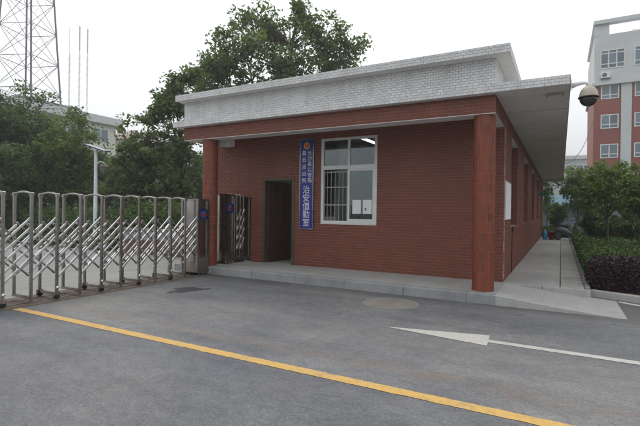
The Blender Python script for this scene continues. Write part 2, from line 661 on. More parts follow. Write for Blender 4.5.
# sloping apron at the corner
ap = MB()
nx = 14
prof = []
for i in range(nx + 1):
    u = i / nx
    x = -0.945 + u * 1.83
    z = ZP * (1 - u) ** 1.0 - 0.012 * math.sin(u * math.pi) + 0.004
    prof.append((x, z))
vs, fs = [], []
for x, z in prof:
    vs += [(x, 7.885, -0.02), (x, 7.885, z - 0.01), (x, 7.90, z), (x, 9.42, z + 0.0), (x, 9.42, -0.02)]
for i in range(nx):
    for k in range(4):
        fs.append((i * 5 + k, (i + 1) * 5 + k, (i + 1) * 5 + k + 1, i * 5 + k + 1))
fs.append((4, 3, 2, 1, 0))
fs.append(tuple(nx * 5 + k for k in range(5)))
struct(ap.add(vs, fs).build('apron', M['apron']))

# side path: slabs and a strip of pavers
sp = struct(MB().box(-0.999, -0.005, 9.425, 29.2, -0.02, 0.155).box(-0.005, 0.413, 9.426, 29.2, -0.02, 0.06).build('side_path', M['joint']))
for xa, xb in ((-0.985, -0.30), (-0.292, 0.495)):
    MB().bbox(xa, xb, 9.36, 9.4245, 0.0, 0.168, 0.008).build('edging', M['paving'], sp)
y = 9.43
while y < 29:
    MB().bbox(-0.998, -0.001, y, min(y + 1.94, 29.2), 0.156, ZP + random.uniform(-0.002, 0.002), 0.006).build('slab', M['paving'], sp)
    y += 1.95
y = 9.43
pav = [MB().bbox(0.0, 0.392, 0.0, 0.345, 0.0, 0.058, 0.004).mesh('drain_cover', M['paver'])]
while y < 28.9:
    link('drain_cover', pav[0], sp, (0.011 + random.uniform(-0.002, 0.002), y, 0.112 + random.uniform(-0.003, 0.003)))
    y += 0.40
for k in range(20):
    kerb_stone(sp, (0.416, 29.0 - k * 0.97), (0.416, 29.0 - (k + 1) * 0.97), 0.085, -0.02, 0.175, None, M['kerb'])

# planting bed with its kerb
bedp = [(0.50, 9.72), (1.36, 9.33), (2.3, 9.08), (4.0, 8.95), (14.0, 8.9)]
struct(MB().prism([(0.505, 9.80), (1.40, 9.42), (2.32, 9.17), (4.0, 9.04), (14, 9.0), (14, 29), (0.505, 29)], -0.02, 0.085).build('planting_bed', M['soil']))
bk = struct(MB().prism([(0.52, 9.78), (1.38, 9.40), (2.32, 9.14), (4.0, 9.02), (14, 8.98), (14, 9.03), (4.0, 9.07), (2.34, 9.19), (1.4, 9.45), (0.53, 9.83)], -0.02, 0.06).build('bed_kerb', M['kerb']))
for a, b in zip(bedp[:-1], bedp[1:]):
    n = max(1, round(math.dist(a, b)))
    for i in range(n):
        p = [a[j] + (b[j] - a[j]) * i / n for j in (0, 1)]
        q = [a[j] + (b[j] - a[j]) * (i + 1) / n for j in (0, 1)]
        kerb_stone(bk, p, q, 0.11, -0.02, 0.125, None, M['apron'])
struct(sheet('lawn', [(-40, 29.3), (60, 29.3), (60, 55), (-40, 55)], -0.01, M['lawn']))

# ------------------------------------------------------------------ the guard house
gh = thing('guard_house', 'single-storey red brick guard house with white tiled parapet and a columned porch', 'building', (0, 0, 0))


def wall_rects(u0, u1, v0, v1, ops):
    us = sorted({u0, u1, *[a for op in ops for a in op[:2] if u0 < a < u1]})
    out = []
    for a, b in zip(us[:-1], us[1:]):
        mid = (a + b) / 2
        blk = sorted([(op[2], op[3]) for op in ops if op[0] < mid < op[1]])
        v = v0
        for lo, hi in blk:
            if lo > v + 1e-4:
                out.append((a, b, v, lo))
            v = max(v, hi)
        if v < v1 - 1e-4:
            out.append((a, b, v, v1))
    return out


def brick_rects(u0, u1, v0, v1, ops, L, Hh, J):
    """running bond clipped at the openings"""
    out = []
    n = max(1, round((v1 - v0) / (Hh + J)))
    ph = (v1 - v0) / n
    for r in range(n):
        a0, a1 = v0 + r * ph + J / 2, v0 + (r + 1) * ph - J / 2
        mid = (a0 + a1) / 2
        blk = sorted([(op[0], op[1]) for op in ops if op[2] < mid < op[3]])
        free, u = [], u0
        for lo, hi in blk:
            if lo > u:
                free.append((u, lo))
            u = max(u, hi)
        if u < u1:
            free.append((u, u1))
        for lo, hi in free:
            x = lo - ((lo - u0) % (L + J)) - ((L + J) / 2 if r % 2 else 0)
            while x < hi:
                b0, b1 = max(x, lo + J / 2), min(x + L, hi - J / 2)
                if b1 - b0 > 0.02:
                    out.append((b0, b1, a0, a1))
                x += L + J
    return out


def slab_tile(mb, fr, b0, b1, a0, a1, t, bev=0.0015):
    """tile proud of the wall; fr maps (u, v, out) to a point"""
    j = random.uniform(-0.0012, 0.0012)
    t2 = t + j
    vs = [fr(b0, a0, 0), fr(b1, a0, 0), fr(b1, a1, 0), fr(b0, a1, 0),
          fr(b0 + bev, a0 + bev, t2), fr(b1 - bev, a0 + bev, t2), fr(b1 - bev, a1 - bev, t2), fr(b0 + bev, a1 - bev, t2)]
    mb.add(vs, [(4, 5, 6, 7), (0, 1, 5, 4), (1, 2, 6, 5), (2, 3, 7, 6), (3, 0, 4, 7)])


BL, BH, BJ, BT = 0.195, 0.057, 0.0095, 0.008


def tiles(name, fr, rects, t, m, parent):
    mb = MB()
    for r in rects:
        slab_tile(mb, fr, *r, t)
    return tag(mb.build(name, m, parent), kind='stuff')


# front wall
DOOR = (-6.90, -5.92, ZP, 2.39)
WIN = (-5.17, -3.71, 1.25, 3.31)
SLOT = (-8.10, -7.30, ZP, 1.90)
ops = [DOOR, WIN, SLOT]
fw = MB()
for a, b, c, d in wall_rects(XL - 0.18, XR, 0.0, Z_EAVE - 0.002, [(q[0], q[1], 0.0 if q[2] == ZP else q[2], q[3]) for q in ops]):
    fw.box(a, b, YW + BT, YW + 0.24, c, d)
fwo = fw.build('front_wall', M['mortar_red'], gh)
fr_front = lambda u, v, o: (u, YW + BT - o, v)
rects = brick_rects(XL - 0.18, XR - BT, ZP, Z_EAVE - 0.01, ops, BL, BH, BJ)
full = [r for r in rects if abs(r[1] - r[0] - BL) < 1e-4 and r[2] < 2.4 and r[0] > -3.71]
full.sort(key=lambda r: -(r[0]) + abs(r[2] - 1.3) * 0.3)
single = set(full[:300])
bm_ = MB()
slab_tile(bm_, lambda u, v, o: (u, -o, v), 0, BL, 0, single and (list(single)[0][3] - list(single)[0][2]), BT)
bmesh_one = bm_.mesh('brick', M['brick'])
for r in sorted(single):
    link('brick', bmesh_one, fwo, (r[0], YW + BT + random.uniform(-0.001, 0.001), r[2]))
tiles('brickwork', fr_front, [r for r in rects if r not in single], BT, M['brick'], fwo)

# right wall with tall window recesses
sws = [(10.9, 12.65), (14.95, 16.8), (19.1, 20.95), (23.2, 25.05), (27.3, 29.15)]
sops = [(a, b, 1.24, Z_BEAM) for a, b in sws]
sw = MB()
for a, b, c, d in wall_rects(YW + 0.24, YE, 0.0, Z_EAVE - 0.002, sops):
    sw.box(XR - 0.30, XR - BT, a, b, c, d)
swo = sw.build('side_wall', M['mortar_red'], gh)
fr_side = lambda u, v, o: (XR - BT + o, u, v)
rects = brick_rects(YW, YE, ZP, Z_EAVE - 0.01, sops, BL, BH, BJ)
tiles('brickwork', fr_side, rects, BT, M['brick'], swo)
mb = MB()
for a, b in sws:                     # brick faces on the far jambs of the recesses
    for r in brick_rects(XR - 0.29, XR - 0.01, 1.24, Z_BEAM, [], BL, BH, BJ):
        slab_tile(mb, lambda u, v, o: (u, b - o, v), *r, BT)
tag(mb.build('jamb_brickwork', M['brick'], swo), kind='stuff')
for a, b in sws:
    MB().box(XR - 0.30, XR - 0.012, a, b, Z_BEAM - 0.012, Z_BEAM - 0.001).build('lintel_soffit', M['plaster'], swo)
    MB().box(XR - 0.31, XR - 0.004, a + 0.002, b - 0.012, 1.225, 1.243).build('sill', M['mortar_red'], swo)
    w = MB()
    xw = XR - 0.28
    for q in (a, b - 0.06, (a + b) / 2 - 0.03):
        w.box(xw - 0.03, xw + 0.03, q, q + 0.06, 1.245, Z_BEAM - 0.012)
    for z in (1.245, 2.58, Z_BEAM - 0.075):
        w.box(xw - 0.028, xw + 0.028, a + 0.06, b - 0.06, z, z + 0.06)
    wo_ = w.build('side_window', M['white_alu'], gh)
    for q0, q1 in ((a + 0.06, (a + b) / 2 - 0.03), ((a + b) / 2 + 0.03, b - 0.06)):
        for z0, z1 in ((1.305, 2.58), (2.64, Z_BEAM - 0.075)):
            MB().box(xw - 0.004, xw + 0.004, q0, q1, z0, z1).build('pane', M['glass'], wo_)

# rear and left walls, rooms inside
MB().box(XL, XR, YE, YE + 0.24, 0, Z_EAVE - 0.002).build('rear_wall', M['mortar_red'], gh)
MB().box(XL, XL + 0.24, YW + 0.24, YE, 0, Z_EAVE - 0.003).build('left_wall', M['mortar_red'], gh)
MB().box(XL + 0.24, XR - 0.30, YW + 0.242, YE, 0.0, ZP - 0.002).build('inside_floor', M['inside_floor'], gh)
MB().box(XL + 0.24, XR - 0.32, YW + 0.245, YE, 3.50, 3.58).build('inside_ceiling', M['inside_wall'], gh)
MB().box(XL + 0.24, XR - 0.31, 13.6, 13.72, ZP, 3.495).build('partition', M['inside_wall'], gh)
MB().box(-7.22, -7.10, YW + 0.243, 13.6, ZP, 3.494).build('partition', M['inside_wall'], gh)
MB().box(-5.62, -5.50, 11.2, 13.6, ZP, 3.493).build('partition', M['inside_wall'], gh)
# wall skin inside, so that the office walls read as plaster
MB().box(XR - 0.315, XR - 0.303, YW + 0.25, 10.85, ZP, 3.49).build('inside_plaster', M['inside_wall'], gh)
cab = thing('filing_cabinet', 'grey metal filing cabinet inside the office seen through the open doorway', 'cabinet', (-5.86, 11.6, ZP))
MB().bbox(-0.22, 0.22, -0.25, 0.25, 0, 1.25, 0.01).build('cabinet_body', plain('cabinet_grey', (0.25, 0.26, 0.26), 0.5), cab)
for k in range(4):
    dr = MB().box(-0.20, 0.20, -0.262, -0.251, 0.04 + k * 0.3, 0.31 + k * 0.3).build('drawer', M['white'], cab)
    MB().bar((-0.06, -0.275, 0.2 + k * 0.3), (0.06, -0.275, 0.2 + k * 0.3), 0.015).build('handle', M['steel'], dr)

# columns with vertical tiles
CRAD = 0.185


def column(cx, cy, singles):
    core = MB().lathe((cx, cy, 0), [(CRAD - 0.006, ZP - 0.05), (CRAD - 0.006, Z_BEAM + 0.002)], 44).build('column', M['mortar_column'], gh)
    n = 22
    rows = 18
    dz = (Z_BEAM - ZP) / rows
    tm = MB()
    w = 2 * math.pi * CRAD / n - 0.007
    seg = 3

    def put(mb, ang, z, org):
        vs, fs = [], []
        for k in range(seg + 1):
            t = (k / seg - 0.5) * w / CRAD + ang
            for rr in (CRAD - 0.006, CRAD):
                for zz in (0.0035, dz - 0.0035):
                    vs.append((org[0] + rr * math.cos(t), org[1] + rr * math.sin(t), org[2] + z + zz))
        for k in range(seg):
            q = k * 4
            fs += [(q + 2, q + 6, q + 7, q + 3), (q + 1, q + 3, q + 7, q + 5), (q, q + 4, q + 6, q + 2)]
        fs += [(0, 2, 3, 1), (seg * 4, seg * 4 + 1, seg * 4 + 3, seg * 4 + 2)]
        mb.add(vs, fs)
    one = MB()
    put(one, 0, 0, (0, 0, 0))
    me = one.mesh('tile', M['brick_glazed'])
    for r in range(rows):
        for k in range(n):
            ang = 2 * math.pi * k / n
            front = math.cos(ang - math.atan2(-cy, -cx)) > -0.05
            if singles and front:
                link('tile', me, core, (cx, cy, ZP + r * dz), (0, 0, ang))
            else:
                put(tm, ang, ZP + r * dz, (cx, cy, 0))
    tag(tm.build('tilework', M['brick_glazed'], core), kind='stuff')
    return core


column(-1.205, 8.275, True)
column(-7.66, 8.29, True)

# porch beam
bm = MB()
bm.box(XL, XR - BT, YB + BT, YB + 0.36, Z_BEAM, Z_EAVE - 0.001)
bm.box(XR - 0.36, XR - BT - 0.001, YB + 0.36, YW + 0.005, Z_BEAM + 0.001, Z_EAVE - 0.0015)
bm.box(XL, XL + 0.36, YB + 0.36, YW + 0.005, Z_BEAM + 0.001, Z_EAVE - 0.0015)
bo = bm.build('porch_beam', M['mortar_red'], gh)
tiles('brickwork', lambda u, v, o: (u, YB + BT - o, v), brick_rects(XL, XR - BT, Z_BEAM, Z_EAVE - 0.004, [], BL, BH, BJ), BT, M['brick'], bo)
tiles('brickwork', fr_side, brick_rects(YB + BT, YW, Z_BEAM, Z_EAVE - 0.004, [], BL, BH, BJ), BT, M['brick'], bo)
sb = MB()
sb.box(XL + 0.01, XR - 0.01, YB + 0.006, YB + 0.365, Z_BEAM - 0.012, Z_BEAM - 0.0005)
sb.box(XR - 0.365, XR - 0.012, YB + 0.366, YW - 0.002, Z_BEAM - 0.0115, Z_BEAM + 0.0002)
sb.build('beam_soffit', M['plaster'], bo)

# eave slab with tiled fascia
XE0, XE1, YE0, YE1 = -8.55, 0.10, 7.89, 31.95
es = MB().box(XE0 + 0.01, XE1, YE0 + 0.008, YE1, Z_EAVE, Z_EAVET).build('eave_slab', M['soffit'], gh)
WT = 0.0065
WL, WH, WJ = 0.094, 0.0405, 0.006
tiles('fascia_tilework', lambda u, v, o: (u, YE0 + 0.008 - o, v), brick_rects(XE0, XE1 + 0.004, Z_EAVE - 0.006, Z_EAVET + 0.004, [], WL, WH, WJ), WT, M['wtile'], es)
MB().box(XE0 + 0.011, XE1 + 0.001, YE0 + 0.0045, YE0 + 0.0078, Z_EAVE - 0.004, Z_EAVET + 0.002).build('fascia_bed', M['mortar_white'], es)
MB().box(XE1 + 0.001, XE1 + 0.012, YE0 + 0.01, YE1, Z_EAVE - 0.003, Z_EAVET - 0.002).build('side_fascia', M['mortar_white'], es)
for k in range(11):                 # board marks left in the soffit
    yy = 9.7 + k * 2.0
    MB().box(XR + 0.01, XE1 - 0.01, yy, yy + 0.015, Z_EAVE - 0.004, Z_EAVE - 0.0005).build('soffit_seam', M['mortar_white'], es)

# parapet and its cornice
pp = MB()
pp.box(XL + 0.01, XR - WT, YB + WT, YB + 0.22, Z_EAVET, Z_PAR + 0.001)
pp.box(XR - 0.22, XR - WT - 0.001, YB + 0.22, YE, Z_EAVET, Z_PAR + 0.0005)
pp.box(XL + 0.011, XL + 0.22, YB + 0.22, YE, Z_EAVET, Z_PAR + 0.0005)
ppo = pp.build('parapet', M['mortar_white'], gh)
tiles('tilework', lambda u, v, o: (u, YB + WT - o, v), brick_rects(XL + 0.01, XR, Z_EAVET + 0.003, Z_PAR - 0.003, [], WL, WH, WJ), WT, M['wtile'], ppo)
tiles('tilework', lambda u, v, o: (XR - WT + o, u, v), brick_rects(YB, YE, Z_EAVET + 0.003, Z_PAR - 0.003, [], WL, WH, WJ), WT, M['wtile'], ppo)
XC0, XC1, YC0 = -8.40, -0.763, 7.82
co = MB()
co.box(XC0 + WT, XC1 - WT, YC0 + WT, YB + 0.25, Z_PAR, Z_COR)
co.box(XR - 0.25, XC1 - WT - 0.001, YB + 0.25, YE, Z_PAR + 0.0003, Z_COR - 0.0005)
co.box(XC0 + WT + 0.001, XL + 0.25, YB + 0.25, YE, Z_PAR + 0.0003, Z_COR - 0.0005)
coo = co.build('cornice', M['soffit'], gh)
MB().box(XC0 + 0.008, XC1 - WT - 0.001, YC0 + 0.004, YC0 + WT - 0.0003, Z_PAR + 0.001, Z_COR - 0.001).build('cornice_bed', M['mortar_white'], coo)
tiles('tilework', lambda u, v, o: (u, YC0 + WT - o, v), brick_rects(XC0, XC1, Z_PAR - 0.003, Z_COR + 0.003, [], WL, WH, WJ), WT, M['wtile'], coo)
tiles('tilework', lambda u, v, o: (XC1 - WT + o, u, v), brick_rects(YC0, YE, Z_PAR - 0.003, Z_COR + 0.003, [], WL, WH, WJ), WT, M['wtile'], coo)
tiles('tilework', lambda u, v, o: (XC0 + WT - o, u, v), brick_rects(YC0, YE, Z_PAR - 0.003, Z_COR + 0.003, [], WL, WH, WJ), WT, M['wtile'], coo)
MB().box(XL + 0.22, XR - 0.22, YB + 0.22, YE, Z_EAVET + 0.001, Z_EAVET + 0.06).build('roof', M['kerb'], gh)

# door
do = MB()
for x0, x1 in ((DOOR[0], DOOR[0] + 0.07), (DOOR[1] - 0.07, DOOR[1])):
    do.box(x0, x1, YW - 0.012, YW + 0.20, ZP, DOOR[3])
do.box(DOOR[0] + 0.07, DOOR[1] - 0.07, YW - 0.011, YW + 0.20, DOOR[3] - 0.07, DOOR[3] - 0.001)
doo = do.build('door', M['door_frame'], gh)
# leaf hung on the left jamb, opened inwards by about 65 degrees
th = R(80)
lf = bpy.data.objects.new('door_leaf', MB().bbox(0.0, 0.83, -0.022, 0.022, ZP + 0.01, DOOR[3] - 0.08, 0.004).mesh('door_leaf', M['door_wood']))
COL.objects.link(lf)
lf.parent = doo
lf.location = (DOOR[0] + 0.08, YW + 0.16, 0)
lf.rotation_euler = (0, 0, th)
pm = MB()
for z0, z1 in ((0.32, 0.95), (1.1, 2.2)):
    for x0, x1 in ((0.09, 0.39), (0.45, 0.75)):
        pm.bbox(x0, x1, -0.033, -0.0225, z0, z1, 0.004)
l2 = pm.build('door_panels', M['door_wood'], lf)
MB().tube([(0.78, -0.02, 1.12), (0.78, -0.07, 1.12), (0.68, -0.07, 1.12)], 0.011, 8).build('handle', M['steel'], lf)

# front window
wi = MB()
W0, W1, V0, V1 = WIN
xm, zm = -4.43, 2.60
YF0, YF1 = YW + 0.015, YW + 0.085
wi.box(W0, W0 + 0.065, YF0, YF1, V0, V1)
wi.box(W1 - 0.065, W1, YF0, YF1, V0, V1)
wi.box(W0 + 0.065, W1 - 0.065, YF0 + 0.001, YF1, V0, V0 + 0.065)
wi.box(W0 + 0.065, W1 - 0.065, YF0 + 0.001, YF1, V1 - 0.055, V1)
wi.box(W0 + 0.065, W1 - 0.065, YF0 + 0.002, YF1 - 0.001, zm - 0.045, zm + 0.045)
wi.box(xm - 0.03, xm + 0.03, YF0 + 0.003, YF1 - 0.002, zm + 0.045, V1 - 0.055)
wio = wi.build('window', M['white_alu'], gh)
MB().box(W0, W1, YW - 0.012, YW + 0.014, V0 - 0.02, V0 - 0.003).build('sill', M['white_alu'], wio)
for x0, x1 in ((W0 + 0.065, xm - 0.03), (xm + 0.03, W1 - 0.065)):
    MB().box(x0, x1, YF0 + 0.03, YF0 + 0.036, zm + 0.045, V1 - 0.055).build('pane', M['glass'], wio)
for dy, xo in ((0.022, 0.0), (0.052, 0.035)):        # two sliding sashes pushed together on the right
    s = MB()
    x0, x1 = xm - 0.035 - xo * 0, W1 - 0.066 - xo * 0.2
    z0, z1 = V0 + 0.066, zm - 0.046
    y0, y1 = YF0 + dy, YF0 + dy + 0.024
    s.box(x0, x0 + 0.055, y0, y1, z0, z1)
    s.box(x1 - 0.05, x1, y0, y1, z0, z1)
    s.box(x0 + 0.055, x1 - 0.05, y0, y1, z0, z0 + 0.05)
    s.box(x0 + 0.055, x1 - 0.05, y0, y1, z1 - 0.045, z1)
    so = s.build('sash', M['white_alu'], wio)
    MB().box(x0 + 0.05, x1 - 0.045, y0 + 0.009, y0 + 0.014, z0 + 0.045, z1 - 0.04).build('pane', M['glass'], so)
x0, x1 = W0 + 0.066, xm - 0.036
for k in range(6):
    x = x0 + (x1 - x0) * (k + 0.5) / 6
    MB().tube([(x, YW + 0.125, V0), (x, YW + 0.125, zm)], 0.010, 8).build('security_bar', M['bar_grey'], wio)
for z in (1.70, 2.13, 2.50):
    MB().bar((x0 - 0.06, YW + 0.125, z), (x1 + 0.05, YW + 0.125, z), 0.018, 0.03).build('security_bar', M['bar_grey'], wio)

# sheets of paper inside the glass
for xa, xb, lab in ((-4.335, -4.115, 'white printed notice with plain text taped inside the office window'),
                    (-4.065, -3.845, 'white printed notice with a small dark picture inside the office window')):
    p = tag(MB().box(xa, xb, YF0 + 0.0285, YF0 + 0.0295, 1.49, 1.82).build('paper_notice', M['paper']), lab, 'notice')
    if 'picture' in lab:
        MB().box(xa + 0.05, xa + 0.085, YF0 + 0.027, YF0 + 0.0284, 1.57, 1.63).build('print', M['ink'], p)

# lit fluorescent lamp on the office ceiling
lt = NT('lit_tube')
lt.p.inputs['Emission Color'].default_value = (0.92, 1.0, 0.98, 1)
lt.p.inputs['Emission Strength'].default_value = 6.0
fl = thing('fluorescent_lamp', 'lit fluorescent tube lamp on the office ceiling behind the window', 'lamp', (-4.52, 10.9, 3.40))
MB().box(-0.06, 0.06, -0.62, 0.62, 0.055, 0.10).build('housing', M['white'], fl)
for s_ in (-1, 1):
    MB().tube([(0.025 * s_, -0.58, 0.03), (0.025 * s_, 0.58, 0.03)], 0.014, 10).build('tube', lt.m, fl)
for y_ in (-0.6, 0.6):
    MB().box(-0.045, 0.045, y_ - 0.012, y_ + 0.012, 0.008, 0.0545).build('holder', M['white'], fl)

# conduit on the side wall
mb = MB()
mb.tube([(XR + 0.011, 11.15, ZP), (XR + 0.011, 11.15, 1.2)], 0.009, 8)
mb.box(XR + 0.003, XR + 0.04, 11.11, 11.19, 1.12, 1.22)
mb.build('conduit', M['black'], gh)


# ------------------------------------------------------------------ things on the guard house
def text_mesh(name, body, size, m, parent, loc, rot, extrude=0.001):
    cu = bpy.data.curves.new(name, 'FONT')
    cu.body = body
    cu.size = size
    cu.align_x = 'CENTER'
    cu.align_y = 'CENTER'
    cu.extrude = extrude
    cu.offset = 0.003 * size
    to = bpy.data.objects.new('tmp', cu)
    COL.objects.link(to)
    bpy.context.view_layer.update()
    me = bpy.data.meshes.new_from_object(to)
    bpy.data.objects.remove(to)
    # centre each glyph on its own box
    xs_ = [v.co.x for v in me.vertices]
    ys_ = [v.co.y for v in me.vertices]
    if xs_:
        me.transform(Matrix.Translation((-(min(xs_) + max(xs_)) / 2, -(min(ys_) + max(ys_)) / 2, 0)))
    me.name = name
    me.materials.clear()
    me.materials.append(m)
    return link(name, me, parent, loc, rot)


SX0, SX1, SZ0, SZ1 = -5.755, -5.355, 1.085, 3.33
sg = thing('office_sign', 'tall blue vertical sign with white Chinese lettering and round badge beside the door', 'sign', ((SX0 + SX1) / 2, YW, SZ0))
hw, hh = (SX1 - SX0) / 2, SZ1 - SZ0
MB().bbox(-hw + 0.02, hw - 0.02, -0.035, -0.004, 0.02, hh - 0.02, 0.002).build('board', M['sign_blue'], sg)
f_ = MB()
f_.box(-hw, -hw + 0.022, -0.045, -0.002, 0, hh)
f_.box(hw - 0.022, hw, -0.045, -0.002, 0, hh)
f_.box(-hw + 0.022, hw - 0.022, -0.044, -0.002, 0, 0.03)
f_.box(-hw + 0.022, hw - 0.022, -0.044, -0.002, hh - 0.03, hh)
f_.build('frame', M['steel'], sg)
RX = (R(90), 0, 0)
for ch, z in zip('治安值勤室', (2.075, 1.872, 1.668, 1.465, 1.262)):
    text_mesh('letter', ch, 0.21, M['white'], sg, (-0.005, -0.037, z - SZ0), RX)
for i, ch in enumerate('长沙县公安局'):
    text_mesh('letter', ch, 0.132, M['white'], sg, (0.085, -0.037, 2.985 - i * 0.137 - SZ0), RX)
for i, ch in enumerate('暮云派出所'):
    text_mesh('letter', ch, 0.132, M['white'], sg, (-0.075, -0.037, 2.985 - i * 0.171 - SZ0), RX)
bd = MB().lathe((0.0, -0.036, 3.165 - SZ0), [(0.085, 0.0), (0.085, -0.004), (0.072, -0.007), (0.0, -0.007)], 32, 'y').build('badge', M['gold'], sg)
MB().lathe((0.0, -0.0435, 3.165 - SZ0), [(0.058, 0.0), (0.058, -0.003), (0.0, -0.004)], 32, 'y').build('badge_disc', M['red_enamel'], bd)
star = []
for k in range(10):
    r_ = 0.03 if k % 2 == 0 else 0.012
    star.append((r_ * math.sin(k * math.pi / 5), r_ * math.cos(k * math.pi / 5)))
sm_ = MB()
sm_.add([(x, -0.049, 3.178 - SZ0 + z) for x, z in star] + [(x, -0.047, 3.178 - SZ0 + z) for x, z in star],
        [tuple(range(10)), tuple(range(19, 9, -1))] + [(i, 10 + i, 10 + (i + 1) % 10, (i + 1) % 10) for i in range(10)])
sm_.build('badge_star', M['gold'], bd)

nb = thing('notice_board', 'white notice sheet mounted on the brick side wall near the porch column', 'notice board', (XR, 10.1, 1.43))
MB().box(0.003, 0.02, -0.5, 0.52, 0, 0.76).build('panel', M['paper'], nb)
mb = MB()
mb.box(0.003, 0.028, -0.515, -0.5, -0.015, 0.775)
mb.box(0.003, 0.028, 0.52, 0.535, -0.015, 0.775)
mb.box(0.003, 0.027, -0.5, 0.52, -0.015, 0.0)
mb.box(0.003, 0.027, -0.5, 0.52, 0.76, 0.775)
mb.build('frame', M['white_alu'], nb)

jb = thing('porch_light_box', 'white box light fixed to the porch ceiling beside the round column', 'light', (-7.50, 8.72, Z_EAVE))
MB().bbox(-0.16, 0.16, -0.12, 0.12, -0.42, -0.002, 0.012).build('housing', M['white'], jb)
MB().box(-0.13, 0.13, -0.09, 0.09, -0.427, -0.4205).build('diffuser', M['paper'], jb)

sl = thing('soffit_light', 'small rectangular lamp fitting under the concrete eave near the dome camera', 'light', (-0.11, 8.45, Z_EAVE))
MB().bbox(-0.13, 0.13, -0.075, 0.075, -0.045, -0.001, 0.006).build('housing', plain('lamp_housing', (0.35, 0.31, 0.25), 0.6), sl)
MB().box(-0.105, 0.105, -0.05, 0.05, -0.05, -0.0455).build('diffuser', M['plaster'], sl)

# dome camera on its arm
dc = thing('dome_camera', 'beige security dome camera on a curved arm at the eave corner', 'camera', (0.113, 8.12, 3.60))
MB().bbox(0.0, 0.012, -0.06, 0.06, -0.06, 0.09, 0.003).build('wall_plate', M['white'], dc)
mb = MB()
aps = [(0.01, 0, 0.0), (0.07, 0, 0.022), (0.14, 0, 0.03), (0.20, 0, 0.028), (0.24, 0, 0.01), (0.247, 0, -0.03)]
mb.tube(aps, [0.045, 0.036, 0.028, 0.024, 0.024, 0.028], 14)
mb.build('arm', M['white'], dc, True)
hc = (0.247, 0, -0.02)
beige = plain('camera_beige', (0.50, 0.46, 0.37), 0.4)
MB().lathe(hc, [(0.02, 0.02), (0.035, 0.01), (0.045, -0.015), (0.085, -0.04), (0.115, -0.085), (0.13, -0.145), (0.134, -0.175), (0.134, -0.182)], 36).build('housing', beige, dc, True)
MB().lathe(hc, [(0.146, -0.183), (0.146, -0.195), (0.128, -0.2)], 36).build('ring', M['black'], dc)
MB().lathe(hc, [(0.126, -0.198), (0.122, -0.235), (0.105, -0.275), (0.072, -0.308), (0.035, -0.325), (0.004, -0.33)], 36).build('dome', plain('smoked_dome', (0.025, 0.023, 0.022), 0.08, 0, 0.1, 3, 0.6), dc, True)


# ------------------------------------------------------------------ the folding gate
GX0, GX1, GH, GP = -7.45, -7.95, 1.775, 0.412
post_me = MB().bbox(-0.021, 0.021, -0.021, 0.021, 0.09, GH - 0.04, 0.004).mesh('post', M['steel'])
cap_me = MB().bbox(-0.031, 0.031, -0.031, 0.031, GH - 0.045, GH + 0.012, 0.008).mesh('post_cap', M['steel'])
mb = MB()
pts = []
for k in range(11):
    u = k / 10
    pts.append((GX0 + (GX1 - GX0) * u, 0, GH - 0.018 + 0.042 * math.sin(u * math.pi) ** 0.7))
mb.tube(pts, 0.017, 8)
arch_me = mb.mesh('gate_frame', M['steel'], True)
foot_me = MB().box(GX1 - 0.03, GX0 + 0.03, -0.02, 0.02, 0.07, 0.11).mesh('foot_bar', M['steel'])
mb = MB()
mb.box(-0.018, 0.018, -0.05, 0.05, 0.06, 0.12)
brk_me = mb.mesh('wheel_bracket', M['steel'])
wheel_me = MB().lathe((0, 0, 0.052), [(0.03, -0.02), (0.05, -0.016), (0.05, 0.016), (0.03, 0.02)], 18, 'x').mesh('wheel', M['rubber'])
hub_me = MB().lathe((0, 0, 0.052), [(0.031, -0.024), (0.031, 0.024), (0.01, 0.028)], 14, 'x').mesh('hub', M['steel_bright'])
light_me = MB().lathe((0, 0, 0), [(0.024, 0.0), (0.028, 0.01), (0.016, 0.022), (0.004, 0.026)], 14, 'x').mesh('reflector', M['steel_bright'])
RISE = 0.385


def bar_mesh(sign, w):
    mb = MB()
    a, b = (0, 0.0, 0), (0, GP, RISE * sign)
    mb.bar(a, b, w, w, (1, 0, 0))
    for p in (a, b):
        mb.lathe((p[0], p[1], p[2]), [(0.017, -0.02), (0.021, -0.012), (0.021, 0.012), (0.017, 0.02)], 10, 'x')
    return mb.mesh('lattice_bar', M['steel_bright'] if sign > 0 else M['steel'])


bar_up, bar_dn = bar_mesh(1, 0.029), bar_mesh(-1, 0.024)


def gate_frame(g, y, z, wheels=True):
    fr = link('gate_frame', arch_me, g, (0, y, z))
    for x in (GX0, GX1):
        link('post', post_me, fr, (x, 0, 0))
        link('post_cap', cap_me, fr, (x, 0, 0))
    link('foot_bar', foot_me, fr)
    if wheels:
        for x in (GX0, GX1):
            link('wheel_bracket', brk_me, fr, (x, 0.0, 0))
            w = link('wheel', wheel_me, fr, (x, 0.0, 0))
    else:
        link('post', MB().box(-0.018, 0.018, -0.018, 0.018, 0.02, 0.09).mesh('post', M['steel']), fr, (GX0, 0, 0))
    return fr


def lattice(g, y, z):
    for k in range(5):
        z0 = 0.34 + k * 0.162
        link('lattice_bar', bar_up, g, (GX0 - 0.038, y, z + z0))
    for k in range(2):
        z0 = 0.43 + k * 0.43
        link('lattice_bar', bar_up, g, (GX1 + 0.038, y, z + z0))
    for k in range(2):
        z0 = 0.86 + k * 0.43
        link('lattice_bar', bar_dn, g, (GX1 + 0.09, y, z + z0))
    for k in range(2):
        link('lattice_bar', bar_dn, g, (GX0 - 0.09, y, z + 0.84 + k * 0.43))


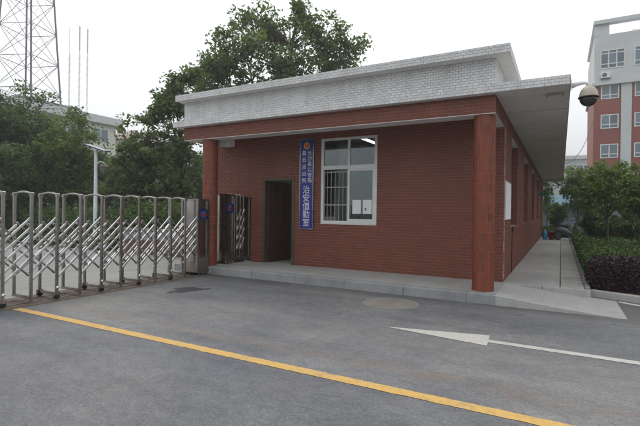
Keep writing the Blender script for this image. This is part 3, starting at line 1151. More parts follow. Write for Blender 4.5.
def gate_head(g, y0, y1, z):
    h = MB()
    for x in (GX0, GX1):
        for yy in (y0, y1):
            h.box(x - 0.025, x + 0.025, yy - 0.025, yy + 0.025, 0.10, GH - 0.02)
    h.box(GX1 - 0.03, GX0 + 0.03, y0 - 0.03, y1 + 0.03, GH - 0.0195, GH + 0.015)
    h.box(GX1 - 0.03, GX0 + 0.03, y0 - 0.03, y1 + 0.03, 0.06, 0.0995)
    ho = h.build('gate_head', M['steel'], g)
    ho.location = (0, 0, z)
    p = MB()
    p.box(GX1 + 0.005, GX0 - 0.005, y0 + 0.002, y1 - 0.002, 0.30, GH - 0.022)
    p.build('panel', M['steel_mirror'], ho)
    MB().box(GX1 + 0.0, GX0 + 0.012, y0 + 0.003, y1 - 0.003, 0.1, 0.295).build('skirt_panel', M['steel'], ho)
    ym = (y0 + y1) / 2
    e = MB().lathe((GX0 - 0.004, ym, 1.43), [(0.150, 0.0), (0.150, 0.016), (0.135, 0.022), (0.0, 0.022)], 32, 'x').build('emblem', M['emblem_blue'], ho)
    MB().lathe((GX0 + 0.0185, ym, 1.43), [(0.082, 0.0), (0.082, 0.004), (0.0, 0.005)], 28, 'x').build('emblem_center', plain('emblem_pale', (0.10, 0.12, 0.30), 0.4), e)
    MB().box(GX0 + 0.0237, GX0 + 0.027, ym - 0.125, ym + 0.125, 1.405, 1.448).build('emblem_bar', plain('emblem_red', (0.26, 0.03, 0.05), 0.4), e)
    for yy in (y0 + 0.05, ym, y1 - 0.05):
        for x in (GX0, GX1):
            w = link('wheel', wheel_me, ho, (x, yy, 0))
            link('hub', hub_me, w)
    return ho


g1 = thing('folding_gate', 'long stainless steel folding gate on wheels closed across the driveway', 'gate', (0, 0, 0))
yk = [3.56 + GP * k for k in range(-4, 10)]
for i, y_ in enumerate(yk):
    f_ = gate_frame(g1, y_, 0.004, i % 2 == 0)
    if i % 2 == 0:
        for x in (GX0,):
            link('reflector', light_me, f_, (GX0 + 0.026, 0, 0.2))
    if i < len(yk) - 1:
        lattice(g1, y_, 0.0)
gate_head(g1, 7.67, 8.03 - 0.05, 0.004)
lattice_y = yk[-1]
lattice(g1, lattice_y, 0.0)
g2 = thing('folding_gate', 'short retracted steel folding gate on the porch floor behind the round column', 'gate', (0, 0, 0))
gate_head(g2, 8.60, 8.93, ZP - 0.012 + 0.003)
sc2 = ZP - 0.009
for y_ in (9.06, 9.20, 9.34, 9.60):
    f_ = gate_frame(g2, y_, sc2, True)
thinb = MB()
thinb.bar((0, 0, 0), (0, 0.14, 0.30), 0.027, 0.027, (1, 0, 0))
thin_me = thinb.mesh('lattice_bar', M['steel_bright'])
for y_ in (9.06, 9.20):
    for k in range(4):
        link('lattice_bar', thin_me, g2, (GX0 + 0.036, y_, sc2 + 0.36 + k * 0.25))


# ------------------------------------------------------------------ vegetation
def leaf_mesh(name, cen, size, m, rng, flat=0.35, aspect=0.55):
    """one small folded leaf (two triangles) at each point"""
    n = len(cen)
    d = rng.normal(size=(n, 3))
    d[:, 2] = d[:, 2] * 0.6 - 0.15
    d /= np.linalg.norm(d, axis=1)[:, None] + 1e-9
    up = rng.normal(size=(n, 3)) * (1 - flat)
    up[:, 2] += flat * 1.6
    s = np.cross(d, up)
    s /= np.linalg.norm(s, axis=1)[:, None] + 1e-9
    nn = np.cross(s, d)
    L = size * rng.uniform(0.65, 1.3, n)[:, None]
    W = L * aspect
    v = np.empty((n, 4, 3))
    v[:, 0] = cen - d * L * 0.5
    v[:, 1] = cen + s * W * 0.5 + nn * L * 0.08 - d * L * 0.05
    v[:, 2] = cen + d * L * 0.5 - nn * L * 0.06
    v[:, 3] = cen - s * W * 0.5 + nn * L * 0.08 - d * L * 0.05
    idx = (np.arange(n) * 4)[:, None] + np.array([[0, 1, 2, 0, 2, 3]])
    me = bpy.data.meshes.new(name)
    me.vertices.add(n * 4)
    me.vertices.foreach_set('co', v.reshape(-1).astype(np.float32))
    me.loops.add(n * 6)
    me.loops.foreach_set('vertex_index', idx.reshape(-1).astype(np.int32))
    me.polygons.add(n * 2)
    me.polygons.foreach_set('loop_start', (np.arange(n * 2) * 3).astype(np.int32))
    me.polygons.foreach_set('loop_total', np.full(n * 2, 3, np.int32))
    me.materials.append(m)
    me.update(calc_edges=True)
    me.validate()
    return me


def tree(name, label, base, ctr, rad, clumps, per, leaf, m, tr=0.12, seed=1, spread=0.16, group=None, cat='tree', limbs=9, aspect=0.55, shell=0.55, lobes=None):
    """trunk with limbs and twigs; leaves in clumps spread through an uneven crown"""
    rng = np.random.default_rng(seed)
    t = thing(name, label, cat, base, 0, group)
    base = np.array(base, float)
    c = np.array(ctr, float) - base
    rad = np.array(rad, float)
    # clump centres
    dirs = rng.normal(size=(clumps, 3))
    dirs /= np.linalg.norm(dirs, axis=1)[:, None]
    ph = rng.uniform(0, 6.28, 6)
    az = np.arctan2(dirs[:, 1], dirs[:, 0])
    wob = 1 + 0.16 * np.sin(3 * az + ph[0]) + 0.13 * np.sin(5 * az + 4 * dirs[:, 2] + ph[1]) + 0.12 * np.sin(7 * dirs[:, 2] + ph[2])
    rr = rng.uniform(0, 1, clumps) ** shell * wob
    P = c + dirs * rad * rr[:, None]
    if lobes:
        ex = []
        for lc, lr, ln in lobes:
            q = rng.normal(size=(ln, 3))
            q /= np.linalg.norm(q, axis=1)[:, None]
            ex.append(np.array(lc) - base + q * np.array(lr) * rng.uniform(0, 1, ln)[:, None] ** 0.6)
        P = np.concatenate([P] + ex)
    P[:, 2] = np.maximum(P[:, 2], 0.35)
    tk = MB()
    top = c * np.array([0.7, 0.7, 1.0]) + np.array([0, 0, rad[2] * 0.35])
    tp = []
    for k in range(7):
        u = k / 6
        q = top * u
        q = q + np.array([math.sin(u * 4 + ph[3]), math.cos(u * 3.3 + ph[4]), 0]) * 0.25 * tr * 4 * u * (1 - u * 0.5)
        tp.append(q)
    tk.tube([tuple(p) for p in tp], [tr * (1.25 if k == 0 else 1 - 0.13 * k) for k in range(7)], 9)
    # limbs to spread targets, twigs to every clump
    order = rng.permutation(len(P))[:limbs]
    nodes = [(tp[k], tr * (0.8 - 0.1 * k)) for k in range(2, 7)]
    for j in order:
        tgt = P[j]
        zz = min(max(tgt[2] * 0.55, 0.25 * top[2]), top[2] * 0.9)
        u = zz / top[2]
        s0 = np.array([np.interp(u, np.linspace(0, 1, 7), [p[i] for p in tp]) for i in range(3)])
        midp = s0 * 0.5 + tgt * 0.5 + rng.normal(size=3) * 0.08 * np.linalg.norm(tgt - s0)
        r0 = tr * (0.55 - 0.2 * u)
        tk.tube([tuple(s0), tuple(midp), tuple(tgt)], [r0, r0 * 0.6, r0 * 0.2], 6)
        nodes += [(s0 * 0.25 + midp * 0.75, r0 * 0.6), (midp, r0 * 0.5), (midp * 0.5 + tgt * 0.5, r0 * 0.35)]
    NP = np.array([q[0] for q in nodes])
    for p in P:
        dd = np.linalg.norm(NP - p, axis=1) + np.maximum(0, NP[:, 2] - p[2]) * 0.8
        k = int(np.argmin(dd))
        a = NP[k]
        mid = (a + p) / 2 + rng.normal(size=3) * 0.06 * dd[k]
        r0 = max(0.006, nodes[k][1] * 0.45)
        tk.tube([tuple(a), tuple(mid), tuple(p)], [r0, r0 * 0.7, 0.004], 4, False)
    tk.build('trunk', M['bark'], t, True)
    # leaves: a cloud round each clump, some along the way to it
    sg_ = spread * float(rad.mean())
    cnt = (per * rng.uniform(0.45, 1.5, len(P))).astype(int) + 3
    idx = np.repeat(np.arange(len(P)), cnt)
    g_ = np.clip(rng.normal(size=(len(idx), 3)), -1.6, 1.6) * sg_ * rng.uniform(0.6, 1.25, len(P))[idx][:, None]
    g_[:, 2] *= 0.75
    L = P[idx] + g_
    L[:, 2] = np.maximum(L[:, 2], 0.08)
    link('crown', leaf_mesh('crown', L, leaf, m, rng, aspect=aspect), t)
    return t


G1 = leaf_mat('leaf_dark_green', [(0.055, 0.095, 0.036), (0.085, 0.14, 0.05), (0.15, 0.21, 0.075), (0.066, 0.11, 0.042)], 0.4)
G2 = leaf_mat('leaf_mid_green', [(0.08, 0.125, 0.04), (0.13, 0.19, 0.058), (0.24, 0.29, 0.09), (0.10, 0.155, 0.048)], 0.45)
G3 = leaf_mat('leaf_tall_tree', [(0.085, 0.125, 0.055), (0.13, 0.18, 0.075), (0.24, 0.28, 0.12), (0.10, 0.145, 0.064)], 0.45)
G4 = leaf_mat('leaf_hedge_green', [(0.06, 0.12, 0.026), (0.09, 0.165, 0.036), (0.07, 0.13, 0.03), (0.12, 0.20, 0.046)])
G5 = leaf_mat('leaf_purple', [(0.032, 0.018, 0.028), (0.055, 0.026, 0.036), (0.075, 0.03, 0.035), (0.036, 0.026, 0.032)], 0.12)

# left side, beyond the gate
LT = 'trees beyond the folding gate'


def ptree(label, px, D, ytop, ybot, hw_px, clumps, per, leaf, m, seed, tr=0.13, spread=0.16, name='broadleaf_tree', dx=0, lobes=None, limbs=9, aspect=0.55, group=None):
    """crown between photo rows ytop and ybot, standing D metres away"""
    b = at_d(px, 207, D)
    s = D / 440.0
    z1, z0 = CH + (209 - ytop) * s, max(0.5, CH + (209 - ybot) * s)
    r = hw_px * s
    return tree(name, label, (b.x, b.y, 0), (b.x + dx, b.y, (z0 + z1) / 2), (r, r, (z1 - z0) / 2), clumps, per, leaf, m, tr, seed, spread, group, 'tree', limbs, aspect, 0.5, lobes)


ptree('tall dense dark evergreen tree standing under the lattice tower', 26, 25, 88, 215, 43, 290, 90, 0.18, G1, 11, 0.16, 0.10)
ptree('dense dark evergreen tree at the outer end of the hedge', -22, 24, 84, 215, 34, 220, 110, 0.17, G1, 12, 0.16, 0.10)
ptree('rounded bushy green tree next to the solar lamp post', 70, 21.5, 120, 214, 30, 250, 64, 0.15, G2, 13, 0.11, 0.10)
ptree('low dark bushy tree between the hedge and the evergreen trees', 10, 20, 150, 222, 34, 190, 100, 0.14, G1, 14, 0.11, 0.11)
ptree('large-leaved green tree between the solar lamp and the guard house', 140, 19.5, 120, 228, 33, 165, 46, 0.21, G3, 15, 0.12, 0.095, aspect=0.5)
sl_lobes = [(tuple(at_d(px, py, 20.5)), (r * 0.046, r * 0.046, r * 0.046), n) for px, py, r, n in
            ((178, 84, 13, 14), (160, 108, 14, 14), (190, 72, 9, 9), (170, 98, 13, 12), (148, 122, 12, 10), (182, 108, 16, 18))]
ptree('slender leafy tree with a high sparse top beside the guard house', 180, 20.5, 82, 222, 22, 95, 40, 0.21, G3, 16, 0.12, 0.11, aspect=0.5, name='slender_tree', lobes=sl_lobes)
b5 = at_d(285, 207, 24)
s5 = 24 / 440.0
lob = []
for px, py, rp, ln in ((225, 62, 26, 26), (262, 30, 30, 40), (318, 38, 30, 42), (345, 48, 17, 14), (280, 70, 38, 46), (240, 20, 16, 12), (300, 16, 16, 14), (205, 82, 18, 14), (352, 62, 9, 4), (215, 70, 20, 16), (203, 97, 16, 12), (232, 84, 22, 16), (330, 66, 18, 14), (226, 40, 14, 8), (360, 44, 6, 3), (245, 50, 24, 18)):
    q = at_d(px, py, 24 + random.uniform(-1.2, 1.2))
    lob.append((tuple(q), (rp * s5 * 0.9, rp * s5 * 0.9, rp * s5 * 0.75), ln))
lob = [(a, b, int(n * 1.0)) for a, b, n in lob]
tree('tall_tree', 'tall spreading tree rising behind the white parapet of the guard house', (b5.x, b5.y, 0), (b5.x, b5.y, 9.6), (3.1, 3.1, 2.6), 48, 36, 0.25, G3, 0.26, 21, 0.095, None, 'tree', 12, 0.5, 0.5, lob)
# trees further back that close the gaps
BT_ = 'background trees beyond the hedge'
for i, (px, D, yt, hw_) in enumerate(((45, 33, 118, 30), (95, 32, 150, 26), (118, 34, 158, 28), (165, 33, 150, 30), (205, 32, 150, 26), (-10, 34, 110, 34))):
    ptree(('background tree directly behind the bushy tree and the tower foot', 'background tree showing behind the solar lamp post', 'background tree behind the cream office block corner', 'background tree behind the large-leaved tree', 'background tree beside the left wall of the guard house', 'background tree behind the evergreen at the hedge end')[i], px, D, yt, 216, hw_, 90, 120, 0.22, G1, 40 + i, 0.14, 0.2, name='background_tree', group=BT_)


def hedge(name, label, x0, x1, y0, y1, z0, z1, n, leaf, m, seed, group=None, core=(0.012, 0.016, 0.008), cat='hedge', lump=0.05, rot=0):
    """leaves over the top and sides of a clipped block, over a dark twiggy body"""
    rng = np.random.default_rng(seed)
    t = thing(name, label, cat, ((x0 + x1) / 2, (y0 + y1) / 2, z0), rot, group)
    hx, hy, H_ = (x1 - x0) / 2, (y1 - y0) / 2, z1 - z0
    A = np.array([4 * hx * hy, 2 * hx * H_, 2 * hy * H_, 2 * hy * H_])
    k = rng.choice(4, n, p=A / A.sum())
    P = np.empty((n, 3))
    u, v = rng.uniform(-1, 1, n), rng.uniform(0, 1, n)
    P[:, 0] = np.where(k == 2, hx, np.where(k == 3, -hx, u * hx))
    P[:, 1] = np.where(k == 0, (2 * v - 1) * hy, np.where(k == 1, -hy, u * hy))
    P[:, 2] = np.where(k == 0, H_, v * H_)
    bump = lump * (np.sin(P[:, 0] * 5.1 + seed) + np.sin(P[:, 1] * 4.3 + seed * 2) + np.sin(P[:, 0] * 11 + P[:, 1] * 9))
    P[:, 2] += bump * (P[:, 2] / H_)
    P[:, 1] -= np.abs(bump) * (k == 1)
    P += rng.normal(size=(n, 3)) * lump * 0.9
    P[:, 2] = np.maximum(P[:, 2], 0.03)
    link('foliage', leaf_mesh('foliage', P, leaf, m, rng, aspect=0.6), t)
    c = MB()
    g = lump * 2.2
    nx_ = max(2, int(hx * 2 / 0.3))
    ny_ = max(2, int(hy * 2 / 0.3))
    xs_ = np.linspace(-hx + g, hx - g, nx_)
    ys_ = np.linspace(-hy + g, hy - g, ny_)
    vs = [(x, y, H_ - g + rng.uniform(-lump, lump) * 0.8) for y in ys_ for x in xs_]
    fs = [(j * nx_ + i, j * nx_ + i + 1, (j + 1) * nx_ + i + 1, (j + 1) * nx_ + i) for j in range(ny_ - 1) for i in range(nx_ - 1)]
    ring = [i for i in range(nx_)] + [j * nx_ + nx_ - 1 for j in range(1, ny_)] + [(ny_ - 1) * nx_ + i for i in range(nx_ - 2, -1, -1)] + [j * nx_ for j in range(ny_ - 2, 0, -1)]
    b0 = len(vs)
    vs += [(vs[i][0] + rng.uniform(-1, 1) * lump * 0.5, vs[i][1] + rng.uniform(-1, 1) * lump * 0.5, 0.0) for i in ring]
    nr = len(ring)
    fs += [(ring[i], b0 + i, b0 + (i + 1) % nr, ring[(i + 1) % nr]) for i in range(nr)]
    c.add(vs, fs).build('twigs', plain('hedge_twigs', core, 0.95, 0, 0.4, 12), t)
    return t


hedge('hedge', 'dark green clipped hedge along the far side of the driveway', -30, -14.0, 10.75, 12.4, 0.0, 1.25, 26000, 0.11, G1, 5, lump=0.10)
hedge('hedge', 'lower bright green hedge strip in front of the dark hedge', -30, -14.1, 10.4, 10.74, 0.0, 0.55, 9000, 0.08, G2, 6, lump=0.05)
hedge('hedge', 'dark shrub row on top of the grey stone retaining wall', -13.9, -9.2, 10.75, 12.2, 0.0, 1.5, 9000, 0.12, G1, 7, lump=0.10)

# low retaining wall beside the guard house
rw = thing('retaining_wall', 'low grey stone retaining wall with a brown base beyond the gate', 'wall', (-11.6, 10.45, 0))
MB().box(-2.25, 2.35, -0.10, 0.18, 0.0, 0.46).build('wall_base', plain('brown_wall_base', (0.13, 0.075, 0.055), 0.9, 0, 0.35, 4), rw)
MB().box(-2.27, 2.37, -0.06, 0.16, 0.462, 0.80).build('wall_body', M['kerb'], rw)
for k in range(8):
    x = -2.3 + k * 0.585
    MB().bbox(x, x + 0.577, -0.13, 0.2, 0.802, 0.872 + random.uniform(-0.002, 0.003), 0.008).build('coping_stone', M['kerb'], rw)

# right side: planting beside the path
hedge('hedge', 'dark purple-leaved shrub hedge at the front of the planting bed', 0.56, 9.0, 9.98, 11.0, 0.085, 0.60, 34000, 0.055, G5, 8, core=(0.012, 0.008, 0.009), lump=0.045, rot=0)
hedge('hedge', 'green clipped hedge behind the purple shrubs along the path', 0.58, 9.0, 11.05, 17.0, 0.085, 0.56, 70000, 0.07, G4, 9, lump=0.05)
hedge('hedge', 'lighter green ground hedge further along the path', 0.60, 9.0, 17.1, 27.0, 0.085, 0.50, 45000, 0.09, G4, 10, lump=0.05)
hedge('hedge', 'low green hedge across the end of the side path', -6.0, 9.0, 30.2, 31.6, 0.0, 0.55, 9000, 0.12, G4, 19, lump=0.06)


def ytree(label, px, Y, ytop, ybot, hw_px, clumps, per, leaf, m, seed, tr=0.06, name='small_tree', spread=0.17, base_z=0.08, group=None, cat='tree'):
    b = at_y(px, 213, Y)
    D = Y * 440.0 / ((px - 320) * 0.48 + 386)
    s = D / 440.0
    z1, z0 = CH + (214 - ytop) * s, max(0.2, CH + (214 - ybot) * s)
    return tree(name, label, (b.x, b.y, base_z), (b.x, b.y, (z0 + z1) / 2), (hw_px * s, hw_px * s, (z1 - z0) / 2), clumps, per, leaf, m, tr, seed, spread, group, cat, 7, 0.55, 0.5)


ytree('small bushy tree with a thin trunk in the planting bed', 608, 17.5, 158, 218, 30, 150, 40, 0.11, G2, 61, spread=0.11)
ytree('small leafy tree in the planting bed next to the thin-trunked tree', 641, 15.0, 168, 222, 20, 110, 40, 0.11, G2, 62, spread=0.12)
ytree('pale green tree by the end of the path near the blue shed', 578, 30.0, 165, 212, 17, 80, 70, 0.15, G2, 63, 0.08)
ytree('rounded clipped shrub on the lawn past the end of the path', 557, 34, 203, 233, 8.5, 80, 60, 0.13, G1, 64, 0.05, 'clipped_shrub', 0.14, 0.0, None, 'shrub')
DS = 'dark shrubs under the trees'
for i, (px, Y, yt, hw_) in enumerate(((592, 23, 213, 10), (612, 22, 216, 12), (632, 21, 210, 13), (648, 20, 214, 12))):
    ytree(('round dark shrub in the planting bed closest to the parked scooter', 'round dark shrub standing behind the thin-trunked small tree', 'tallest round dark shrub between the two small trees of the bed', 'round dark shrub behind the small leafy tree of the bed')[i], px, Y, yt, 240, hw_, 70, 70, 0.12, G1, 70 + i, 0.04, 'dark_shrub', 0.18, 0.08, DS, 'shrub')
ytree('green tree in front of the red brick block', 622, 32, 172, 214, 17, 90, 70, 0.15, G1, 81, 0.08)
ytree('thin dark tree beside the rear corner of the guard house', 547, 36, 178, 215, 7, 40, 40, 0.16, G1, 82, 0.06)


# ------------------------------------------------------------------ distant buildings
def window_unit(parent, x0, x1, z0, z1, y, mull, frame, rows=None, fw_=0.09, axis='x', sgn=-1):
    """a window on a far facade: frame with depth, panes set back"""
    mb = MB()
    def bx(a, b, c, d, e, f):
        if axis == 'x':
            mb.box(a, b, min(y + sgn * c, y + sgn * d), max(y + sgn * c, y + sgn * d), e, f)
        else:
            mb.box(min(y + sgn * c, y + sgn * d), max(y + sgn * c, y + sgn * d), a, b, e, f)
    bx(x0, x0 + fw_, 0.0, 0.06, z0, z1)
    bx(x1 - fw_, x1, 0.0, 0.06, z0, z1)
    bx(x0 + fw_, x1 - fw_, 0.0, 0.058, z0, z0 + fw_)
    bx(x0 + fw_, x1 - fw_, 0.0, 0.058, z1 - fw_, z1)
    vz = [z0 + fw_]
    for r in rows or []:
        bx(x0 + fw_, x1 - fw_, 0.0, 0.055, r - fw_ / 2, r + fw_ / 2)
    for i in range(1, mull):
        x = x0 + (x1 - x0) * i / mull
        bx(x - fw_ / 2, x + fw_ / 2, 0.0, 0.05, z0 + fw_, z1 - fw_)
    w = mb.build('window', frame, parent)
    cells = [z0] + list(rows or []) + [z1]
    for i in range(mull):
        a, b = x0 + (x1 - x0) * i / mull + fw_ / 2, x0 + (x1 - x0) * (i + 1) / mull - fw_ / 2
        for c, d in zip(cells[:-1], cells[1:]):
            p = MB()
            if axis == 'x':
                p.box(a, b, min(y, y + sgn * 0.02), max(y, y + sgn * 0.02), c + fw_ * 0.4, d - fw_ * 0.4)
            else:
                p.box(min(y, y + sgn * 0.02), max(y, y + sgn * 0.02), a, b, c + fw_ * 0.4, d - fw_ * 0.4)
            p.build('pane', M['far_glass'], w)
    return w


far_red = plain('far_red_tile', (0.27, 0.075, 0.06), 0.7, 0, 0.12, 0.6)
far_white = plain('far_white_tile', (0.58, 0.59, 0.61), 0.7, 0, 0.08, 0.5)
far_cream = plain('far_cream_wall', (0.62, 0.61, 0.57), 0.8, 0, 0.08, 0.3)
far_frame = plain('far_window_frame', (0.70, 0.71, 0.72), 0.6)

rb = thing('apartment_block', 'tall red brick block with white top storey and rooftop frame', 'building', (0, 0, 0))
YF = 56.0
MB().box(2.97, 32, YF, YF + 13, -0.03, 15.5).build('wall', far_red, rb)
MB().box(2.97, 32, YF + 0.02, YF + 13, 15.501, 20.8).build('upper_wall', far_white, rb)
MB().box(2.75, 32.2, YF - 0.45, YF + 13.2, 15.35, 15.62).build('ledge', far_white, rb)
for k in range(6):
    x = 5.43 + k * 4.55
    MB().box(x, x + 0.92, YF - 0.14, YF - 0.001, -0.03, 15.349).build('pilaster', far_white, rb)
for k in range(6):
    x0 = 3.62 + k * 4.55 - (0 if k == 0 else 1.6)
    x0 = 3.62 if k == 0 else 6.60 + (k - 1) * 4.55 + 0.0
    w_ = 1.62 if k == 0 else 2.6
    for j in range(5):
        z0 = 1.25 + j * 3.16
        window_unit(rb, x0, x0 + w_, z0, z0 + 1.5, YF, 2, far_frame, [z0 + 0.42], 0.10)
    window_unit(rb, x0 - 0.1, x0 + (2.1 if k == 0 else 2.7), 17.15, 19.15, YF + 0.02, 3, far_frame, [17.65, 18.75], 0.10)
rf = MB()
rf.box(2.85, 32.2, YF - 0.3, YF + 0.5, 21.95, 22.35)
rf.box(2.85, 3.5, YF + 0.5, YF + 13, 21.96, 22.34)
rfo = rf.build('roof_frame', far_white, rb)
for x in (2.95, 9.3, 15.5, 21.7, 27.9):
    MB().box(x, x + 0.55, YF - 0.02, YF + 0.45, 20.8, 21.95).build('roof_post', far_white, rfo)
MB().box(3.5, 4.3, YF + 0.03, YF + 0.4, 20.8, 21.949).build('roof_post', far_white, rfo)
for k in range(9):
    x = 6.6 + k * 1.6
    MB().tube([(x, YF + 2.4, 20.8), (x, YF + 2.4, 21.7)], 0.04, 6).build('railing_post', far_frame, rfo)
MB().tube([(6.6, YF + 2.4, 21.7), (19.4, YF + 2.4, 21.7)], 0.045, 6).build('railing', far_frame, rfo)
ac = thing('air_conditioner', 'white air conditioner unit under the top floor window of the red block', 'air conditioner', (4.0, YF - 0.02, 16.1))
MB().bbox(-0.42, 0.42, -0.36, 0.0, 0, 0.6, 0.02).build('case', M['white'], ac)
MB().lathe((-0.1, -0.362, 0.3), [(0.22, 0.0), (0.22, -0.02), (0.05, -0.03)], 20, 'y').build('fan_grille', M['grey_metal'], ac)
MB().box(-0.45, 0.45, -0.36, 0.0, -0.05, -0.002).build('bracket', M['grey_metal'], ac)

gb = thing('office_building', 'pale grey distant building seen past the eave behind the small trees', 'building', (0, 0, 0))
MB().box(-12, 9.5, 112, 126, -0.03, 13.6).build('wall', plain('far_grey_wall', (0.42, 0.43, 0.43), 0.8, 0, 0.08, 0.2), gb)
MB().box(-12.3, 9.8, 111.6, 126.3, 13.601, 14.4).build('roof_edge', far_white, gb)
for k in range(6):
    for j in range(4):
        window_unit(gb, -10.6 + k * 3.4, -8.2 + k * 3.4, 1.0 + j * 3.2, 2.8 + j * 3.2, 112, 2, far_frame, None, 0.15)

sh = thing('metal_shed', 'blue-green metal shed on the lawn behind the clipped shrub', 'shed', (1.0, 44, 0))
blue = plain('blue_sheet', (0.06, 0.15, 0.20), 0.6, 0, 0.2, 1.5)
MB().box(-7, 4.6, 0, 4, -0.02, 2.2).build('wall', plain('shed_wall', (0.12, 0.15, 0.20), 0.8, 0, 0.3, 1.0), sh)
mb = MB()
mb.add([(-7.4, -0.9, 2.25), (5.0, -0.9, 2.25), (5.0, 2.0, 3.25), (-7.4, 2.0, 3.25), (5.0, 4.6, 2.3), (-7.4, 4.6, 2.3),
        (-7.4, -0.9, 2.17), (5.0, -0.9, 2.17), (5.0, 2.0, 3.17), (-7.4, 2.0, 3.17), (5.0, 4.6, 2.22), (-7.4, 4.6, 2.22)],
       [(0, 1, 2, 3), (3, 2, 4, 5), (7, 6, 9, 8), (8, 9, 11, 10), (0, 6, 7, 1), (1, 7, 8, 2), (2, 8, 10, 4), (4, 10, 11, 5), (5, 11, 9, 3), (3, 9, 6, 0)])
ro_ = mb.build('roof', blue, sh)
for k in range(18):
    x = -7.3 + k * 0.72
    MB().bar((x, -0.9, 2.27), (x, 2.0, 3.27), 0.06).build('roof_rib', blue, ro_)
for k in range(5):
    MB().box(-6.5 + k * 2.3, -5.0 + k * 2.3, -0.03, -0.001, 0.9, 1.8).build('window', M['far_glass'], sh)

# cream block behind the trees on the left
cb = thing('office_block', 'cream office block with white roof edge behind the trees', 'building', (0, 0, 0))
XF = -55.0
yl0, yr0 = 14.0, 40.4
zr = CH + (at_x(57, 113, XF).z - CH)
MB().box(XF - 14, XF, yl0, yr0, -0.03, 13.0).build('wall', far_cream, cb)
MB().box(XF - 14.5, XF + 0.7, yl0 - 0.5, yr0 + 0.7, 13.001, 14.0).build('roof_edge', far_white, cb)
MB().box(XF - 9, XF - 3, 29, 37, 14.001, 15.2).build('roof_room', plain('roof_room_grey', (0.22, 0.24, 0.25), 0.8), cb)
for j in range(4):
    for k in range(7):
        y0_ = 16.0 + k * 3.5
        window_unit(cb, y0_, y0_ + 2.3, 1.2 + j * 3.1, 3.1 + j * 3.1, XF, 2, far_frame, None, 0.12, 'y', 1)
pb = thing('house', 'pinkish house partly hidden behind the office block and trees', 'building', (0, 0, 0))
MB().box(-82, -62, 46, 58, -0.03, 12.6).build('wall', plain('pink_wall', (0.50, 0.40, 0.38), 0.85, 0, 0.08, 0.3), pb)
mb = MB()
mb.add([(-82.6, 45.4, 12.6), (-61.4, 45.4, 12.6), (-61.4, 58.6, 12.6), (-82.6, 58.6, 12.6), (-78, 52, 15.2), (-66, 52, 15.2)],
       [(3, 2, 1, 0), (0, 1, 5, 4), (1, 2, 5), (2, 3, 4, 5), (3, 0, 4)])
mb.build('roof', plain('pink_roof', (0.36, 0.24, 0.24), 0.85), pb)
for k in range(3):
    window_unit(pb, 47.5 + k * 3.4, 49.5 + k * 3.4, 8.6, 10.4, -62, 2, far_frame, None, 0.12, 'y', 1)

# ------------------------------------------------------------------ lattice tower and antenna masts
TD = 75.0
tb = at_d(27, 207, TD)
tw = thing('lattice_tower', 'tall grey steel lattice tower rising behind the dark trees', 'tower', (tb.x, tb.y, -0.03))
ts = TD / 440.0
fwd = math.atan2(tb.y, tb.x)


def half_diag(z):
    yy = 207 - (z - CH) / ts            # photo row at that height
    return (22.0 + 7.0 * yy / 108.0) * ts


def corner(k, z):
    a = fwd + k * math.pi / 2 + 0.08
    h = half_diag(z)
    return (h * math.cos(a), h * math.sin(a), z)


levels = [0.0]
while levels[-1] < 52:
    levels.append(levels[-1] + 5.3)
for k in range(4):
    MB().tube([corner(k, z) for z in levels], 0.15, 8).build('leg', M['grey_metal'], tw)
for i, z in enumerate(levels):
    for k in range(4):
        p, q = corner(k, z), corner((k + 1) % 4, z)
        if i:
            MB().tube([p, q], 0.06, 5).build('ring_bar', M['grey_metal'], tw)
        if i < len(levels) - 1:
            p2, q2 = corner(k, levels[i + 1]), corner((k + 1) % 4, levels[i + 1])
            MB().tube([p, q2], 0.045, 5).build('brace', M['grey_metal'], tw)
            MB().tube([q, p2], 0.045, 5).build('brace', M['grey_metal'], tw)
            m0 = [(a + b) / 2 for a, b in zip(p2, q2)]
            m1 = [(a * 3 + b) / 4 for a, b in zip(p2, q)]
            m2 = [(a * 3 + b) / 4 for a, b in zip(q2, p)]
            MB().tube([m0, m1], 0.025, 4).build('strut', M['grey_metal'], tw)
            MB().tube([m0, m2], 0.025, 4).build('strut', M['grey_metal'], tw)

mast_mat = plain('pale_mast', (0.74, 0.72, 0.73), 0.6, 0, 0.1, 0.5)
mast_blue = plain('pale_antenna', (0.60, 0.60, 0.68), 0.6, 0, 0.1, 0.5)
for px, yt, lab in ((69, 27, 'thin pale antenna mast without blue top on the office block roof'),
                    (79, 26, 'thin pale antenna mast with many cross arms on the office block roof'),
                    (87, 29, 'thin pale antenna mast nearest the roof end of the office block')):
    b = at_x(px, 108, XF - 6.0)
    t_ = at_x(px, yt, XF - 6.0)
    mt = thing('antenna_mast', lab, 'antenna', (b.x, b.y, 14.0))
    h = t_.z - 14.0
    for s_ in (-0.14, 0.14):
        MB().tube([(s_, 0, 0), (s_, 0, h * 0.72)], 0.03, 6).build('pole', mast_mat, mt)
    MB().tube([(0, 0.12, 0), (0, 0.02, h * 0.72), (0, 0, h)], [0.035, 0.035, 0.035], 6).build('pole', mast_mat, mt)
    for k in range(9):
        z = h * (0.06 + 0.075 * k)
        MB().tube([(-0.3, 0, z), (0.3, 0, z + 0.25)], 0.03, 5).build('cross_arm', mast_mat, mt)
    if px > 70:
        MB().tube([(0, 0, h * 0.74), (0, 0, h)], 0.10, 8).build('antenna', mast_blue, mt)

